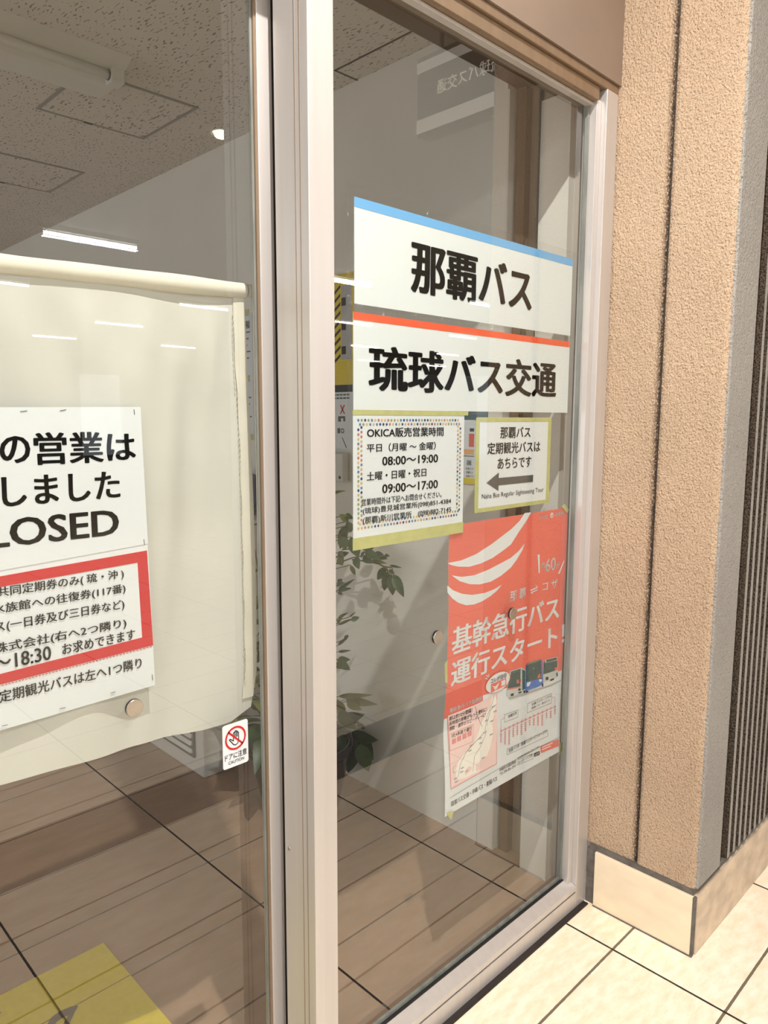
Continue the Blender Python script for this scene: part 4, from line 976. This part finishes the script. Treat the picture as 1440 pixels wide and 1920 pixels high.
# route map panel
m = MB(); ppoly(m, [PB(135, 688), PB(488, 530), PB(630, 455), PB(625, 1180), PB(150, 1440)], 0.0007); obj('map_panel', m, PINK, po)
m = MB(); ppoly(m, [PB(575, 495), PB(560, 580), PB(515, 650), PB(450, 780), (PB(415, 900)), PB(370, 990), PB(310, 1060), PB(235, 1150), PB(200, 1250), PB(205, 1340), PB(300, 1330), PB(370, 1290), PB(470, 1240), PB(520, 1130), PB(560, 1000), PB(590, 860), PB(575, 760), PB(600, 640), PB(622, 560), PB(622, 480)], 0.0009); obj('map_land', m, LAND, po)
m = MB()
for line, w in (([(600, 480), (575, 560), (520, 690), (500, 850), (420, 930), (310, 1060), (250, 1180), (225, 1320)], .0012), ([(620, 560), (560, 620), (530, 730), (505, 880), (450, 1010), (395, 1100), (380, 1260)], .0012), ([(405, 580), (430, 700), (470, 790)], .001), ([(200, 1190), (170, 1230), (180, 1280), (215, 1250)], .0008)):
    pstroke(m, [PB(*q) for q in line], w, 0.0011)
obj('map_route_print', m, GREYINK, po)
m = MB(); pstroke(m, [PB(150, 1440), PB(135, 688)], .002, .0011); pstroke(m, [PB(630, 455), PB(625, 1180), PB(150, 1440)], .002, .0011); pstroke(m, [PB(155, 880), PB(382, 768), PB(378, 948), PB(152, 1050), PB(155, 880)], .0012, .0012); obj('panel_edge_print', m, MPINK, po)
m = MB()
for (x, y) in ((193, 950), (243, 922), (295, 895), (345, 868)): ppoly(m, [PB(x-20, y-18), PB(x+20, y-38), PB(x+20, y+14), PB(x-20, y+34)], .0012)
obj_each('route_icon', m, MPINK, po)
m = MB()
for (x, y) in ((480, 860), (430, 920), (330, 1050), (250, 1230), (245, 1270), (345, 995), (575, 590), (500, 735), (300, 1262), (180, 1340), (190, 1372), (440, 970), (470, 1125), (555, 740), (590, 640), (552, 880)): pstroke(m, [PB(x, y), PB(x+34, y-15)], .004, .0013)
obj('map_name_print', m, LGREY, po)
pt('基幹急行バス路線図', PB, 150, 470, 605, 655, 165, PAPER, .02)
pt('朝は約10分間隔！', PB, 150, 375, 690, 738, 165, INK, .02); pt('長時間の移動がもっと便利に！', PB, 150, 520, 745, 790, 165, INK, .02); pt('通勤・通学がスピーディーに！', PB, 150, 508, 798, 842, 165, INK, .02)
pt('3社4系統で運行', PB, 170, 368, 872, 915, 180, INK, .02)
# line diagram
m = MB(); pstroke(m, [PB(672, 838), PB(1230, 582)], .002, .0011); pstroke(m, [PB(672, 838), PB(668, 720), PB(710, 700)], .001, .0011); pstroke(m, [PB(1230, 580), PB(1225, 480), PB(1195, 490)], .001, .0011)
for i in range(14):
    a = i/13; x, y = 672+558*a, 838-256*a; p_ = PP(PB(x, y)); yring(m, p_.x, p_.z, 0, .0036, PLY+pw_(p_.x, p_.z)-.0013, 12)
obj('route_line_print', m, MPINK, po)
m = MB()
for i in range(14):
    a = i/13; x, y = 672+558*a, 838-256*a; L = (5, 7, 8, 5, 5, 6, 5, 3, 4, 5, 6, 3, 4, 3)[i]
    for j in range(L): 
        yy = y+28+j*20; ppoly(m, [PB(x-8, yy+2), PB(x+7, yy-5), PB(x+7, yy+8), PB(x-8, yy+14)], .0012, 0)
obj('stop_name_print', m, MPINK, po)
m = MB()
for bxp in ([(705, 668), (848, 618), (845, 695), (705, 745)], [(945, 555), (1192, 445), (1192, 545), (945, 650)], [(735, 1030), (1155, 830), (1155, 890), (735, 1088)]):
    pstroke(m, [PB(*q) for q in bxp+[bxp[0]]], .0009, .0011)
pstroke(m, [PB(135, 1535), PB(690, 1205), PB(1275, 895)], .0009, .0011); pstroke(m, [PB(838, 1140), PB(1000, 1072), PB(1000, 1125), PB(838, 1192), PB(838, 1140)], .0008, .0011)
obj('ruled_line_print', m, GREYINK, po)
pt('那覇空港', PB, 745, 832, 668, 700, 755, GREYINK, .012); pt('名護バスターミナル', PB, 990, 1185, 545, 572, 1000, GREYINK, .012); pt('高速バス・急行バス', PB, 990, 1170, 585, 610, 1000, GREYINK, .012)
pt('快速バス停（那覇バスターミナル～コザ）', PB, 752, 1140, 1020, 1062, 765, GREYINK, .01)
pt('琉球バス交通・沖縄バス・東陽バス', PB, 148, 622, 1563, 1618, 165, INK, .012)
pt('沖縄県交通政策課', PB, 652, 822, 1222, 1258, 665, GREYINK, .012); pt('TEL.098-866-2045', PB, 655, 820, 1268, 1296, 665, GREYINK, .006)
pt('www.watta-bus.com', PB, 842, 1064, 1100, 1130, 850, GREYINK, .006); pt('わったーバス党', PB, 848, 990, 1145, 1178, 858, GREYINK, .012)
m = MB(); ppoly(m, [PB(1012, 1068), PB(1068, 1044), PB(1068, 1082), PB(1012, 1106)], .0011); obj('search_box', m, INK, po); pt('検索', PB, 1020, 1060, 1072, 1095, 1024, PAPER, .012, .0015)
m = MB(); ppoly(m, [PB(1078, 995), PB(1262, 918), PB(1262, 990), PB(1080, 1066)], .0011); obj('coral_box', m, CORAL, po)
m = MB()
for (x, y, L) in ((1090, 1006, 110), (1090, 1030, 90)): pstroke(m, [PB(x, y), PB(x+L, y-L*.45)], .0035, .0015)
obj('small_print', m, PINK, po)
# tape tabs
m = MB()
def tab(pts): m.prism([(PP(q).x, PLY-0.0016, PP(q).z) for q in pts], (0, .0006, 0))
tab([(1052, 949), (1058, 945), (1066, 956), (1062, 962)]); tab([(1048, 1394), (1056, 1390), (1055, 1404), (1048, 1416)]); tab([(838, 1524), (850, 1520), (846, 1537), (841, 1533)]); tab([(838, 990), (844, 982), (846, 992), (840, 1000)]); tab([(833, 1245), (838, 1238), (838, 1280), (834, 1280)])
obj_each('yellow_tape', m, TAPE, po)
m = MB(); m.prism([(PP(q).x, PLY+.006, PP(q).z) for q in ((1054, 1172), (1059, 1170), (1059, 1190), (1054, 1192))], (0, .0006, 0)); obj('clear_tab', m, PAPER, po)
